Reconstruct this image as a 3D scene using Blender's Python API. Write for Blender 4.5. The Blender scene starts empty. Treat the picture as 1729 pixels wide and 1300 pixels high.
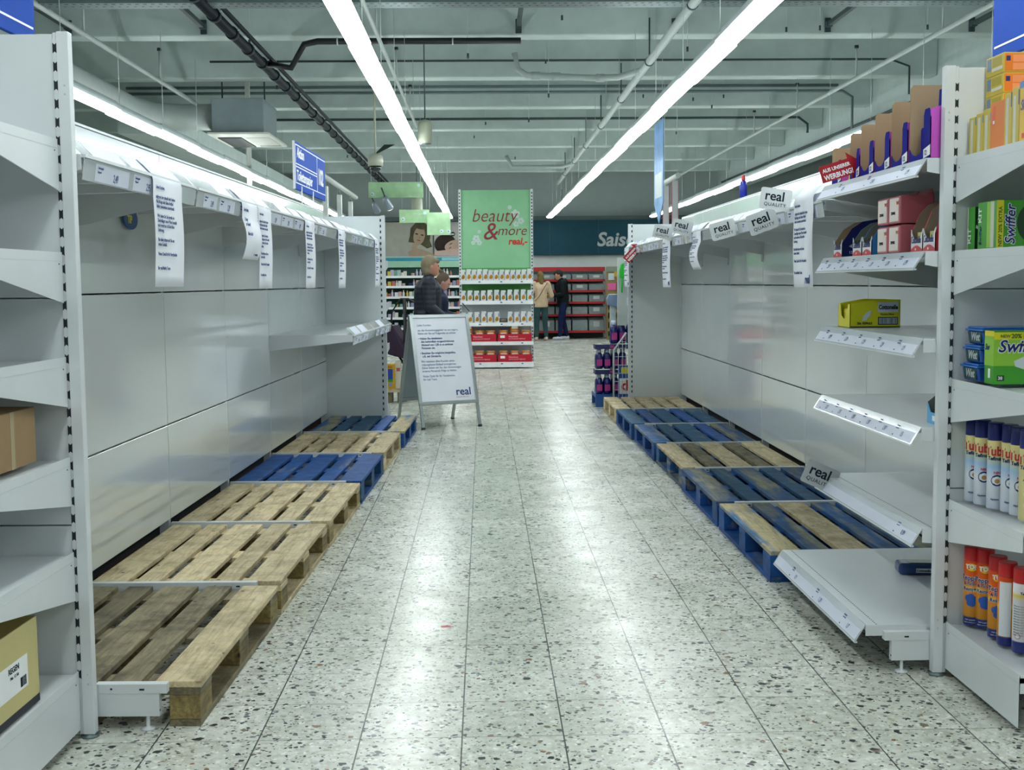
import bpy, bmesh, math, random
from mathutils import Vector, Matrix, Euler
random.seed(7)
PI = math.pi
C = bpy.context.scene.collection
S = bpy.context.scene

# ---------------------------------------------------------------- camera, world, exposure
cam_d = bpy.data.cameras.new('camera')
cam = bpy.data.objects.new('camera', cam_d)
C.objects.link(cam)
S.camera = cam
YAW, PITCH, ROLL = .02323, .0853, -.00838
_F = Vector((math.sin(YAW) * math.cos(PITCH), math.cos(YAW) * math.cos(PITCH), -math.sin(PITCH)))
_r = Vector((math.cos(YAW), -math.sin(YAW), 0))
_u = _r.cross(_F)
_R = _r * math.cos(ROLL) + _u * math.sin(ROLL)
_U = -_r * math.sin(ROLL) + _u * math.cos(ROLL)
cam.matrix_world = Matrix(((_R.x, _U.x, -_F.x, 0), (_R.y, _U.y, -_F.y, 0), (_R.z, _U.z, -_F.z, 1.38), (0, 0, 0, 1)))
cam_d.sensor_width = 36
cam_d.lens = 2024.3 / 1729 * 36
cam_d.clip_end = 200
cam_d.dof.use_dof = True
cam_d.dof.focus_distance = 6.2
cam_d.dof.aperture_fstop = 16

w = bpy.data.worlds.new('world')
S.world = w
w.use_nodes = True
w.node_tree.nodes['Background'].inputs[0].default_value = (.75, .9, .9, 1)
w.node_tree.nodes['Background'].inputs[1].default_value = .05
vs = S.view_settings
S.display_settings.display_device = 'sRGB'
vs.view_transform = 'Standard'
vs.look = 'None'
vs.exposure = 0.8
vs.gamma = 1
vs.use_curve_mapping = False
LAMP = 9.5          # emission of the fluorescent strips

# ---------------------------------------------------------------- helpers
def lin(h):
    h = h.lstrip('#')
    o = []
    for i in (0, 2, 4):
        c = int(h[i:i + 2], 16) / 255
        o.append(c / 12.92 if c <= .04045 else ((c + .055) / 1.055) ** 2.4)
    return (*o, 1)

def nmat(name):
    m = bpy.data.materials.new(name)
    m.use_nodes = True
    nt = m.node_tree
    return m, nt, nt.nodes['Principled BSDF']

def node(nt, t, **k):
    n = nt.nodes.new(t)
    for a, b in k.items():
        setattr(n, a, b)
    return n

def coords(nt, scale=(1, 1, 1), rnd=True, gen='Object'):
    tc = node(nt, 'ShaderNodeTexCoord')
    mp = node(nt, 'ShaderNodeMapping')
    mp.inputs['Scale'].default_value = scale
    if rnd:
        oi = node(nt, 'ShaderNodeObjectInfo')
        ml = node(nt, 'ShaderNodeVectorMath', operation='SCALE')
        ml.inputs[0].default_value = (37, 71, 13)
        nt.links.new(oi.outputs['Random'], ml.inputs['Scale'])
        ad = node(nt, 'ShaderNodeVectorMath', operation='ADD')
        nt.links.new(tc.outputs[gen], ad.inputs[0])
        nt.links.new(ml.outputs[0], ad.inputs[1])
        nt.links.new(ad.outputs[0], mp.inputs[0])
    else:
        nt.links.new(tc.outputs[gen], mp.inputs[0])
    return mp.outputs[0]

def noise(nt, vec, scale, detail=3, rough=.5, dist=0):
    n = node(nt, 'ShaderNodeTexNoise')
    n.inputs['Scale'].default_value = scale
    n.inputs['Detail'].default_value = detail
    n.inputs['Roughness'].default_value = rough
    n.inputs['Distortion'].default_value = dist
    nt.links.new(vec, n.inputs['Vector'])
    return n.outputs['Fac']

def ramp(nt, fac, stops, interp='LINEAR'):
    r = node(nt, 'ShaderNodeValToRGB')
    cr = r.color_ramp
    cr.interpolation = interp
    while len(cr.elements) < len(stops):
        cr.elements.new(.5)
    for e, (p, c) in zip(cr.elements, stops):
        e.position = p
        e.color = c if len(c) == 4 else (*c, 1)
    nt.links.new(fac, r.inputs[0])
    return r.outputs[0]

def mixc(nt, fac, a, b, mode='MIX'):
    m = node(nt, 'ShaderNodeMix', data_type='RGBA', blend_type=mode)
    for sock, v in ((m.inputs[0], fac), (m.inputs[6], a), (m.inputs[7], b)):
        if hasattr(v, 'is_output'):
            nt.links.new(v, sock)
        else:
            sock.default_value = v
    return m.outputs[2]

def mth(nt, op, a, b=None):
    m = node(nt, 'ShaderNodeMath', operation=op)
    for i, v in enumerate((a, b)):
        if v is None:
            continue
        if hasattr(v, 'is_output'):
            nt.links.new(v, m.inputs[i])
        else:
            m.inputs[i].default_value = v
    return m.outputs[0]

def bump(nt, b, h, strength=.3, dist=.01):
    n = node(nt, 'ShaderNodeBump')
    n.inputs['Strength'].default_value = strength
    n.inputs['Distance'].default_value = dist
    nt.links.new(h, n.inputs['Height'])
    nt.links.new(n.outputs[0], b.inputs['Normal'])

_cache = {}
def P(hexc, rough=.5, metal=0.0, spec=.5, var=.06, alpha=1.0, coat=0, emit=0):
    """plain painted / plastic / card material with a little procedural unevenness"""
    k = (hexc, rough, metal, spec, var, alpha, coat, emit)
    if k in _cache:
        return _cache[k]
    m, nt, b = nmat('surface_' + hexc.strip('#'))
    c = lin(hexc)
    v = coords(nt)
    n = noise(nt, v, 6, 4)
    lo = tuple(x * (1 - var) for x in c[:3]); hi = tuple(min(1, x * (1 + var)) for x in c[:3])
    col = ramp(nt, n, [(.3, lo), (.7, hi)])
    nt.links.new(col, b.inputs['Base Color'])
    b.inputs['Roughness'].default_value = rough
    b.inputs['Metallic'].default_value = metal
    b.inputs['Specular IOR Level'].default_value = spec
    b.inputs['Coat Weight'].default_value = coat
    b.inputs['Alpha'].default_value = alpha
    if emit:
        b.inputs['Emission Color'].default_value = c
        b.inputs['Emission Strength'].default_value = emit
    _cache[k] = m
    return m

# ---- specific materials
def panel_mat():
    m, nt, b = nmat('painted_steel_panel')
    b.inputs['Base Color'].default_value = lin('#d3dadb')
    v = coords(nt)
    n1 = noise(nt, v, 1.1, 1, .3)
    n2 = noise(nt, v, 5, 2)
    r = ramp(nt, n2, [(.3, (.11, .11, .11)), (.7, (.17, .17, .17))])
    nt.links.new(r, b.inputs['Roughness'])
    b.inputs['Specular IOR Level'].default_value = .7
    b.inputs['Coat Weight'].default_value = .6
    b.inputs['Coat Roughness'].default_value = .05
    bump(nt, b, n1, .22, .03)
    return m

def wood(name, c1, c2, c3, paint=None, wear=.5, grime=.5):
    m, nt, b = nmat(name)
    v = coords(nt, (14, 1.3, 14))
    g = noise(nt, v, 3.0, 6, .62, 1.2)
    col = ramp(nt, g, [(.25, c1), (.5, c2), (.75, c3)])
    v2 = coords(nt, (1, 1, 1))
    st = noise(nt, v2, 7, 5, .7)
    dark = ramp(nt, st, [(.35, (.35, .33, .30)), (.55, (1, 1, 1))])
    col = mixc(nt, grime, col, mixc(nt, 1.0, col, dark, 'MULTIPLY'))
    # nail heads and knots
    vo = node(nt, 'ShaderNodeTexVoronoi')
    vo.inputs['Scale'].default_value = 9
    nt.links.new(v2, vo.inputs['Vector'])
    kn = ramp(nt, vo.outputs['Distance'], [(.05, (.16, .1, .05)), (.1, (1, 1, 1))])
    col = mixc(nt, 1.0, col, kn, 'MULTIPLY')
    if paint:
        pn = noise(nt, coords(nt, (5, .7, 5)), 1.9, 4, .55, .4)
        mask = ramp(nt, pn, [(wear - .09, (1, 1, 1)), (wear + .09, (0, 0, 0))])
        pv = noise(nt, v2, 12, 4)
        pc = ramp(nt, pv, [(.3, tuple(x * .55 for x in paint[:3])), (.7, tuple(min(1, x * 1.35) for x in paint[:3]))])
        col = mixc(nt, mask, col, pc)
    oi = node(nt, 'ShaderNodeObjectInfo')
    hv = node(nt, 'ShaderNodeHueSaturation')
    hv.inputs['Saturation'].default_value = 1
    mr = node(nt, 'ShaderNodeMapRange')
    mr.inputs['To Min'].default_value = .78
    mr.inputs['To Max'].default_value = 1.18
    nt.links.new(oi.outputs['Random'], mr.inputs['Value'])
    nt.links.new(mr.outputs[0], hv.inputs['Value'])
    nt.links.new(col, hv.inputs['Color'])
    nt.links.new(hv.outputs[0], b.inputs['Base Color'])
    b.inputs['Roughness'].default_value = .62
    bump(nt, b, g, .5, .004)
    return m

def terrazzo():
    m, nt, b = nmat('terrazzo_tiles')
    T = .3101
    tc = node(nt, 'ShaderNodeTexCoord')
    mp = node(nt, 'ShaderNodeMapping', vector_type='POINT')
    mp.inputs['Location'].default_value = (.38849 + 40 * T, -3.55367 + 40 * T, 0)
    nt.links.new(tc.outputs['Object'], mp.inputs[0])
    pos = mp.outputs[0]
    sp = node(nt, 'ShaderNodeSeparateXYZ')
    nt.links.new(pos, sp.inputs[0])
    ux = mth(nt, 'DIVIDE', sp.outputs[0], T)
    uy = mth(nt, 'DIVIDE', sp.outputs[1], T)
    fx = mth(nt, 'FRACT', ux); fy = mth(nt, 'FRACT', uy)
    ix = mth(nt, 'FLOOR', ux); iy = mth(nt, 'FLOOR', uy)
    dx = mth(nt, 'SUBTRACT', .5, mth(nt, 'ABSOLUTE', mth(nt, 'SUBTRACT', fx, .5)))
    dy = mth(nt, 'SUBTRACT', .5, mth(nt, 'ABSOLUTE', mth(nt, 'SUBTRACT', fy, .5)))
    joint = mth(nt, 'MAXIMUM', mth(nt, 'LESS_THAN', dx, .0075), mth(nt, 'MULTIPLY', mth(nt, 'LESS_THAN', dy, .0055), .75))
    cb = node(nt, 'ShaderNodeCombineXYZ')
    nt.links.new(ix, cb.inputs[0]); nt.links.new(iy, cb.inputs[1])
    wn = node(nt, 'ShaderNodeTexWhiteNoise', noise_dimensions='3D')
    nt.links.new(cb.outputs[0], wn.inputs['Vector'])
    # every tile gets its own offset so the chips do not run across joints
    sc = node(nt, 'ShaderNodeVectorMath', operation='SCALE'); sc.inputs['Scale'].default_value = 30
    nt.links.new(wn.outputs['Color'], sc.inputs[0])
    ad = node(nt, 'ShaderNodeVectorMath', operation='ADD')
    nt.links.new(pos, ad.inputs[0]); nt.links.new(sc.outputs[0], ad.inputs[1])
    base = ad.outputs[0]
    dn = node(nt, 'ShaderNodeTexNoise'); dn.inputs['Scale'].default_value = 55; dn.inputs['Detail'].default_value = 2
    nt.links.new(base, dn.inputs['Vector'])
    dsub = node(nt, 'ShaderNodeVectorMath', operation='SUBTRACT'); dsub.inputs[1].default_value = (.5, .5, .5)
    nt.links.new(dn.outputs['Color'], dsub.inputs[0])
    dsc = node(nt, 'ShaderNodeVectorMath', operation='SCALE'); dsc.inputs['Scale'].default_value = .022
    nt.links.new(dsub.outputs[0], dsc.inputs[0])
    wv = node(nt, 'ShaderNodeVectorMath', operation='ADD')
    nt.links.new(base, wv.inputs[0]); nt.links.new(dsc.outputs[0], wv.inputs[1])
    col = ramp(nt, noise(nt, base, 26, 5, .7), [(.3, lin('#b5b6ab')), (.5, lin('#d0d2ca')), (.7, lin('#e4e6e2'))])

    def chips(col, scale, thr, dist, stops, seed):
        vo = node(nt, 'ShaderNodeTexVoronoi')
        vo.inputs['Scale'].default_value = scale
        mp2 = node(nt, 'ShaderNodeMapping'); mp2.inputs['Location'].default_value = (seed, seed * 2, 0)
        mp2.inputs['Rotation'].default_value = (0, 0, seed)
        mp2.inputs['Scale'].default_value = (1, 1.0, 0)
        nt.links.new(wv.outputs[0], mp2.inputs[0]); nt.links.new(mp2.outputs[0], vo.inputs['Vector'])
        s = node(nt, 'ShaderNodeSeparateColor'); nt.links.new(vo.outputs['Color'], s.inputs[0])
        pick = mth(nt, 'LESS_THAN', s.outputs[0], thr)
        rad = mth(nt, 'MULTIPLY', mth(nt, 'ADD', mth(nt, 'MULTIPLY', s.outputs[1], .75), .35), dist)
        ins = mth(nt, 'LESS_THAN', vo.outputs['Distance'], rad)
        mask = mth(nt, 'MULTIPLY', pick, ins)
        cc = ramp(nt, s.outputs[2], stops, 'CONSTANT')
        return mixc(nt, mask, col, cc)
    darks = [(0, lin('#1c2228')), (.3, lin('#333a42')), (.5, lin('#55606a')), (.7, lin('#6f7478')), (.93, lin('#80725f')), (.98, lin('#8f6a52'))]
    pale = [(0, lin('#b8b4a4')), (.3, lin('#c9c2a8')), (.55, lin('#9da3a0')), (.8, lin('#efefea'))]
    col = chips(col, 75, .55, .36, pale, 1.3)
    col = chips(col, 42, .5, .36, pale, 4.1)
    col = chips(col, 84, .26, .46, darks, 2.2)
    col = chips(col, 44, .34, .42, darks, 3.7)
    col = chips(col, 27, .22, .36, darks, 5.9)
    tv = ramp(nt, wn.outputs['Value'], [(0, (.86, .87, .85)), (1, (1, 1, 1))])
    col = mixc(nt, 1.0, col, tv, 'MULTIPLY')
    dirt = ramp(nt, noise(nt, pos, .9, 4, .6), [(.35, (.82, .83, .78)), (.6, (1, 1, 1))])
    col = mixc(nt, 1.0, col, dirt, 'MULTIPLY')
    col = mixc(nt, joint, col, lin('#2c322f'))
    nt.links.new(col, b.inputs['Base Color'])
    rr = ramp(nt, noise(nt, pos, 3.5, 4, .6), [(.3, (.20, .20, .20)), (.7, (.33, .33, .33))])
    nt.links.new(rr, b.inputs['Roughness'])
    b.inputs['Specular IOR Level'].default_value = .6
    n = node(nt, 'ShaderNodeBump'); n.inputs['Strength'].default_value = .25; n.inputs['Distance'].default_value = .004
    hgt = mth(nt, 'SUBTRACT', mth(nt, 'MULTIPLY', noise(nt, pos, 6, 2), .5), joint)
    nt.links.new(hgt, n.inputs['Height']); nt.links.new(n.outputs[0], b.inputs['Normal'])
    return m

WHITE = panel_mat()
STEEL = P('#d0d5d8', .32, 0, .6, .03)
STEEL2 = P('#b9c2c0', .4, 0, .5, .04)
SLOT = P('#0f1a22', .7)
TERR = terrazzo()
PINE = wood('pine_wood', lin('#a08c66'), lin('#cdbb94'), lin('#ded2b4'), grime=.6)
GREYW = wood('weathered_wood', lin('#5b5440'), lin('#7e745a'), lin('#998c6c'), grime=.9)
BLUEP = wood('blue_painted_wood', lin('#6d6a55'), lin('#8d8a70'), lin('#a7a58c'), lin('#034a90'), .68, .6)
BLUET = wood('teal_painted_wood', lin('#5d6a60'), lin('#7d8576'), lin('#97a08e'), lin('#074a70'), .64, .8)
BLUEW = wood('worn_blue_wood', lin('#6c6a56'), lin('#8a8872'), lin('#a5a28a'), lin('#084a80'), .53, .7)
BLUEL = wood('worn_pale_blue_wood', lin('#8c7f5c'), lin('#b7a982'), lin('#cbbf98'), lin('#0f5c94'), .44, .4)
CHIPB = wood('chipboard_block', lin('#5a4e33'), lin('#8a7849'), lin('#a8955f'), grime=.8)
PAPER = P('#e8ebf4', .6, 0, .3, .02)
INK = P('#28457c', .7, 0, .2, 0)
INKD = P('#1c2433', .7, 0, .2, 0)
RAIL = P('#dfe6ea', .12, 0, .6, .02, alpha=.62, coat=.5)
LABEL = P('#cfd4e4', .5, 0, .4, .03)
CARDB = P('#a58a68', .8, 0, .2, .08)
DARK = P('#14201f', .6)

class MB:
    def __init__(s):
        s.bm = bmesh.new(); s.mats = []
    def mi(s, m):
        if m not in s.mats: s.mats.append(m)
        return s.mats.index(m)
    def _add(s, geomf, m, M):
        pre = set(s.bm.faces); prev = set(s.bm.verts)
        geomf()
        i = s.mi(m)
        nv = [v for v in s.bm.verts if v not in prev]
        for f in s.bm.faces:
            if f not in pre: f.material_index = i
        if M is not None: bmesh.ops.transform(s.bm, matrix=M, verts=nv)
    def box(s, x0, x1, y0, y1, z0, z1, m, M=None):
        vs_ = [Vector((x, y, z)) for x in (x0, x1) for y in (y0, y1) for z in (z0, z1)]
        if M is not None: vs_ = [M @ v for v in vs_]
        v = [s.bm.verts.new(p) for p in vs_]
        i = s.mi(m)
        for q in ((0, 1, 3, 2), (4, 6, 7, 5), (0, 4, 5, 1), (2, 3, 7, 6), (0, 2, 6, 4), (1, 5, 7, 3)):
            f = s.bm.faces.new([v[k] for k in q]); f.material_index = i
        return s
    def poly(s, pts, m):
        f = s.bm.faces.new([s.bm.verts.new(Vector(p)) for p in pts]); f.material_index = s.mi(m)
        return s
    def extrude(s, pts, vec, m, msides=None):
        """closed outline (3-D points) pushed along vec into a solid"""
        vec = Vector(vec); i = s.mi(m); j = s.mi(msides or m)
        a = [s.bm.verts.new(Vector(p)) for p in pts]
        b = [s.bm.verts.new(Vector(p) + vec) for p in pts]
        f = s.bm.faces.new(a); f.material_index = i
        f = s.bm.faces.new(b[::-1]); f.material_index = i
        n = len(a)
        for k in range(n):
            f = s.bm.faces.new((a[k], b[k], b[(k + 1) % n], a[(k + 1) % n])); f.material_index = j
        return s
    def tube(s, pts, r, m, n=10, closed=False):
        pts = [Vector(p) for p in pts]; i = s.mi(m); rings = []
        rs = r if isinstance(r, (list, tuple)) else [r] * len(pts)
        for k, p in enumerate(pts):
            if k == 0: d = pts[1] - p
            elif k == len(pts) - 1: d = p - pts[k - 1]
            else: d = (pts[k + 1] - p).normalized() + (p - pts[k - 1]).normalized()
            d.normalize()
            ref = Vector((0, 0, 1)) if abs(d.z) < .9 else Vector((0, 1, 0))
            a = d.cross(ref).normalized(); b = d.cross(a).normalized()
            rings.append([s.bm.verts.new(p + a * math.cos(t) * rs[k] + b * math.sin(t) * rs[k]) for t in [2 * PI * q / n for q in range(n)]])
        for k in range(len(rings) - 1):
            for q in range(n):
                f = s.bm.faces.new((rings[k][q], rings[k][(q + 1) % n], rings[k + 1][(q + 1) % n], rings[k + 1][q]))
                f.material_index = i; f.smooth = True
        for rg in (rings[0], rings[-1][::-1]):
            f = s.bm.faces.new(rg); f.material_index = i
        return s
    def lathe(s, prof, m, cx=0, cy=0, n=24, mats=None):
        """prof = [(r, z), ...]; mats gives one material per band"""
        rings = []
        for (r, z) in prof:
            rings.append([s.bm.verts.new((cx + r * math.cos(2 * PI * q / n), cy + r * math.sin(2 * PI * q / n), z)) for q in range(n)])
        for k in range(len(rings) - 1):
            i = s.mi(mats[k] if mats else m)
            for q in range(n):
                f = s.bm.faces.new((rings[k][q], rings[k][(q + 1) % n], rings[k + 1][(q + 1) % n], rings[k + 1][q]))
                f.material_index = i; f.smooth = True
        for rg, k in ((rings[0][::-1], 0), (rings[-1], -1)):
            f = s.bm.faces.new(rg); f.material_index = s.mi(mats[k] if mats else m)
        return s
    def ball(s, c, r, m, seg=16, scale=(1, 1, 1)):
        pre = set(s.bm.faces)
        r_ = bmesh.ops.create_uvsphere(s.bm, u_segments=seg, v_segments=seg // 2 + 2, radius=r)
        bmesh.ops.scale(s.bm, vec=scale, verts=r_['verts'])
        bmesh.ops.translate(s.bm, vec=c, verts=r_['verts'])
        i = s.mi(m)
        for f in s.bm.faces:
            if f not in pre: f.material_index = i; f.smooth = True
        return s
    def build(s, name, parent=None, loc=None, rz=0, bev=0, fix=True):
        if fix: bmesh.ops.recalc_face_normals(s.bm, faces=s.bm.faces)
        me = bpy.data.meshes.new(name)
        s.bm.to_mesh(me); s.bm.free()
        for m in s.mats: me.materials.append(m)
        o = bpy.data.objects.new(name, me)
        C.objects.link(o)
        if parent: o.parent = parent
        if loc is not None: o.location = loc
        if rz: o.rotation_euler = (0, 0, rz)
        if bev:
            b = o.modifiers.new('bevel', 'BEVEL'); b.width = bev; b.segments = 2; b.limit_method = 'ANGLE'
        return o

def tag(o, label=None, cat=None, group=None, kind=None):
    if label: o['label'] = label
    if cat: o['category'] = cat
    if group: o['group'] = group
    if kind: o['kind'] = kind
    return o
def thing(name, label, cat, loc=(0, 0, 0), rz=0, group=None):
    o = bpy.data.objects.new(name, None)
    C.objects.link(o); o.location = loc; o.rotation_euler = (0, 0, rz)
    o.empty_display_size = .1
    return tag(o, label, cat, group)
def struct(name, mb, **k):
    return tag(mb.build(name, **k), kind='structure')

FACE = {'+x': (PI / 2, 0, PI / 2), '-x': (PI / 2, 0, -PI / 2), '-y': (PI / 2, 0, 0), '+y': (PI / 2, 0, PI), '+z': (0, 0, 0)}
def text(body, size, m, parent, loc, face, name='lettering', align='LEFT', bold=0, shear=0, xs=1, extrude=.0004, rot=0, spacing=1, line=1, wrap=None, M=None):
    cu = bpy.data.curves.new(name, 'FONT')
    cu.body = body; cu.size = size; cu.align_x = align; cu.offset = bold * size; cu.shear = shear
    cu.extrude = extrude; cu.space_character = spacing; cu.space_line = line; cu.resolution_u = 3
    t = bpy.data.objects.new('t', cu); C.objects.link(t)
    dg = bpy.context.evaluated_depsgraph_get(); dg.update()
    me = bpy.data.meshes.new_from_object(t.evaluated_get(dg))
    bpy.data.objects.remove(t)
    me.name = name; me.materials.clear(); me.materials.append(m)
    for v in me.vertices:
        v.co.x *= xs
        if rot:
            x, y = v.co.x, v.co.y
            v.co.x = x * math.cos(rot) - y * math.sin(rot); v.co.y = x * math.sin(rot) + y * math.cos(rot)
        if wrap:
            a = v.co.x / wrap; rr = wrap + .0006 + v.co.z
            v.co.x = math.sin(a) * rr; v.co.z = math.cos(a) * rr - wrap
    o = bpy.data.objects.new(name, me); C.objects.link(o)
    if parent: o.parent = parent
    if M is not None:
        me.transform(M)
    else:
        o.rotation_euler = FACE[face]
    o.location = loc
    return o
def copy_tree(o, parent=None):
    c = o.copy(); C.objects.link(c)
    if parent: c.parent = parent
    for ch in list(o.children): copy_tree(ch, c)
    return c

# ---------------------------------------------------------------- the hall
CEIL = P('#b4c2bf', .75, 0, .3, .05)
BEAM = P('#b9c6c3', .7, 0, .3, .05)
WALLG = P('#a5b1af', .8, 0, .2, .03)
WALLW = P('#c9cfcd', .7, 0, .2, .03)
mb = MB(); mb.box(-9, 9, -8, 31, -.1, 0, TERR); struct('floor', mb)
mb = MB(); mb.box(-9, 9, -8, 31, 5.15, 5.3, CEIL); struct('ceiling', mb)
mb = MB(); mb.box(-9, 9, 30, 30.3, 0, 5.2, WALLG); struct('wall_back', mb)
mb = MB(); mb.box(-9.3, -9, -8, 31, 0, 5.2, WALLG); struct('wall_left', mb)
mb = MB(); mb.box(9, 9.3, -8, 31, 0, 5.2, WALLG); struct('wall_right', mb)
mb = MB(); mb.box(-9, 9, -8.3, -8, 0, 5.2, WALLG); struct('wall_front', mb)
# concrete ribs across the hall and the long girders they rest on
for k in range(11):
    y = 13.05 + 2.6 * (k - 4)
    mb = MB()
    pr = [(y - .13, 3.98), (y + .13, 3.98), (y + .16, 5.15), (y - .16, 5.15)]
    mb.extrude([(-9, a, b) for a, b in pr], (14.85, 0, 0), BEAM)
    struct('trim_%d' % (k + 1), mb, bev=.015)
mb = MB(); mb.box(5.85, 6.25, -8, 30, 3.6, 5.15, BEAM); mb.box(5.80, 5.85, -8, 30, 3.66, 3.72, BEAM); struct('trim_12', mb)
mb = MB(); mb.box(-4.75, -4.3, 16.0, 30, 3.36, 3.74, BEAM); struct('trim_13', mb)
# far wall dressing
mb = MB(); mb.box(-9, 9, 29.7, 30, 2.9, 3.0, P('#5c6a6b', .7)); struct('trim_14', mb)

# ---------------------------------------------------------------- fluorescent strip lights
m, nt, b = nmat('lamp_diffuser')
b.inputs['Base Color'].default_value = (.9, .95, .92, 1)
b.inputs['Emission Color'].default_value = (.93, 1, .995, 1)
b.inputs['Emission Strength'].default_value = LAMP
GLOW = m
HOUS = P('#8c9797', .5)
lamp = thing('strip_light', '', 'ceiling light', (0, 0, 0))
mb = MB(); mb.extrude([(-.035, 0, .085), (.035, 0, .085), (.045, 0, .022), (-.045, 0, .022)], (0, 1.49, 0), HOUS); mb.build('housing', lamp)
mb = MB(); mb.extrude([(-.04, .005, .022), (.04, .005, .022), (.074, .005, .004), (.074, .005, -.012), (.05, .005, -.026), (-.05, .005, -.026), (-.074, .005, -.012), (-.074, .005, .004)], (0, 1.48, 0), GLOW); mb.build('diffuser', lamp)
mb = MB(); mb.tube([(0, .2, .09), (0, .2, 1.05)], .003, STEEL2, 5); mb.build('suspension_wire', lamp)
first = True
LX = [(-3.3, 'outer left row behind the left shelving'), (-.79, 'row left of the aisle centre'), (1.61, 'row right of the aisle centre'), (4.09, 'outer right row behind the right shelving')]
for x, nm in LX:
    n = 0
    for k in range(22):
        y = -4 + k * 1.5
        if y > 28: break
        o = lamp if first else copy_tree(lamp)
        first = False
        o.location = (x, y, 2.93 + (.012 if k % 2 else 0))
        if x < -3 and 15 < y < 17:
            for ch in list(o.children):
                if ch.name.startswith('suspension'): bpy.data.objects.remove(ch)
        tag(o, 'white fluorescent strip light in the ' + nm, 'ceiling light', 'strip lights in the ' + nm)

# ---------------------------------------------------------------- pipes, ducts and cables under the roof
BLK = P('#06151e', .55, 0, .2, .1)
BLK2 = P('#0a1216', .4)
PIPEW = P('#a3adaa', .45, 0, .5, .04)
GALV = P('#6f7f80', .45, .6, .5, .1)
DGREY = P('#3b4a4c', .5, .3)
h = 1.38
t = thing('drain_pipe', 'thick black pipe with collars running back under the roof, left of centre', 'pipe', (-2.28, 0, h + 2.3))
mb = MB(); mb.tube([(0, 2, 0), (0, 28.8, 0)], .05, BLK, 14); mb.build('pipe_run', t)
mb = MB(); mb.tube([(.085, 2, .05), (.085, 28.8, .05)], .022, BLK, 8); mb.build('cable_conduit', t)
for k in range(34):
    y = 3 + k * .75
    mb = MB(); mb.tube([(0, y, 0), (0, y + .09, 0)], .06, BLK, 14); mb.tube([(.085, y + .03, .05), (.04, y + .03, .02)], .012, STEEL2, 6)
    mb.build('collar', t)
t = thing('branch_pipe', 'black kinked branch pipe crossing under the first ceiling rib', 'pipe', (0, 0, h))
mb = MB(); mb.tube([(-2.22, 12.85, 2.3), (-1.98, 12.8, 2.25), (-1.84, 12.8, 2.49), (-1.70, 12.8, 2.52), (.42, 12.8, 2.52)], .034, BLK2, 12); mb.build('pipe_run', t)
for x in (-1.5, -.3): 
    mb = MB(); mb.tube([(x, 12.8, 2.52), (x + .015, 12.8, 2.52)], .04, STEEL2, 12); mb.build('clip', t)
t = thing('water_pipe', 'white pipe running back under the roof with two side branches', 'pipe', (0, 0, h))
mb = MB(); mb.tube([(1.77, 2, 2.3), (1.77, 28.5, 2.3)], .043, PIPEW, 14); mb.build('pipe_run', t)
mb = MB(); mb.tube([(1.77, 13.3, 2.3), (1.55, 13.75, 2.3), (1.3, 13.8, 2.3), (.52, 13.9, 2.35), (.42, 13.9, 2.42), (.38, 13.9, 2.6)], .036, PIPEW, 12); mb.build('side_branch', t)
mb = MB(); mb.tube([(1.77, 23.6, 2.3), (1.6, 24, 2.28), (.6, 24, 2.28), (.48, 24, 2.5)], .036, PIPEW, 12); mb.build('side_branch', t)
for (x, y, z) in ((.62, 13.9, 2.345), (.85, 13.87, 2.33), (1.35, 13.8, 2.3)):
    mb = MB(); mb.tube([(x - .05, y, z), (x + .05, y, z)], .046, PIPEW, 12); mb.build('coupling', t)
for k in range(9):
    y = 5 + k * 2.6
    mb = MB(); mb.tube([(1.77, y, 2.3), (1.77, y, 2.75)], .008, DGREY, 6); mb.tube([(1.77, y - .02, 2.3), (1.77, y + .02, 2.3)], .05, DGREY, 12); mb.build('hanger', t)
for x, y0, y1, nm in ((4.3, 2, 28.5, 'right'), (-3.63, 2, 15.6, 'left'), (-.96, 2, 18, 'centre')):
    t = thing('conduit', 'thin pale pipe running back under the roof on the %s' % nm, 'pipe', (x, 0, h + 2.3))
    mb = MB(); mb.tube([(0, y0, 0), (0, y1, 0)], .026 if x != -.96 else .02, PIPEW, 10); mb.build('pipe_run', t)
    for k in range(7):
        y = 3.5 + k * 2.6
        if y < y1:
            mb = MB(); mb.tube([(0, y, 0), (0, y, .34)], .01, STEEL2, 6); mb.tube([(0, y, .34), (0, y, .37)], .025, DARK, 8); mb.build('hanger', t)
def cond(paths, r, label, m=DGREY):
    t = thing('cable_conduit', label, 'conduit', (0, 0, h))
    for p in paths:
        mb = MB(); mb.tube(p, r, m, 8); mb.build('conduit_run', t)
cond([[(-3.4, 15.42, 2.79), (5.2, 15.42, 2.79), (5.45, 15.42, 2.7), (5.45, 15.42, 2.35)]], .014, 'single thin grey conduit along the second ceiling rib')
cond([[(-5.2, 18.0, 2.88), (5.3, 18.0, 2.88)], [(-5.2, 17.95, 2.79), (5.35, 17.95, 2.79), (5.5, 17.95, 2.7), (5.5, 17.95, 2.13)]], .022, 'pair of thick grey conduits along the third ceiling rib', P('#66777a', .5))
cond([[(-3.9, 20.6, 2.76), (5.4, 20.6, 2.76), (5.55, 20.6, 2.65), (5.55, 20.6, 2.5)]], .022, 'grey conduit along the fourth ceiling rib')
cond([[(5.76, -2, 2.36), (5.76, 29, 2.36)], [(5.76, -2, 2.27), (5.76, 29, 2.27)]], .025, 'pair of conduits along the right girder')
t = thing('cable_tray', 'perforated grey cable tray crossing the hall at the top of the view', 'cable tray', (0, 10.2, h + 2.3))
mb = MB()
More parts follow.
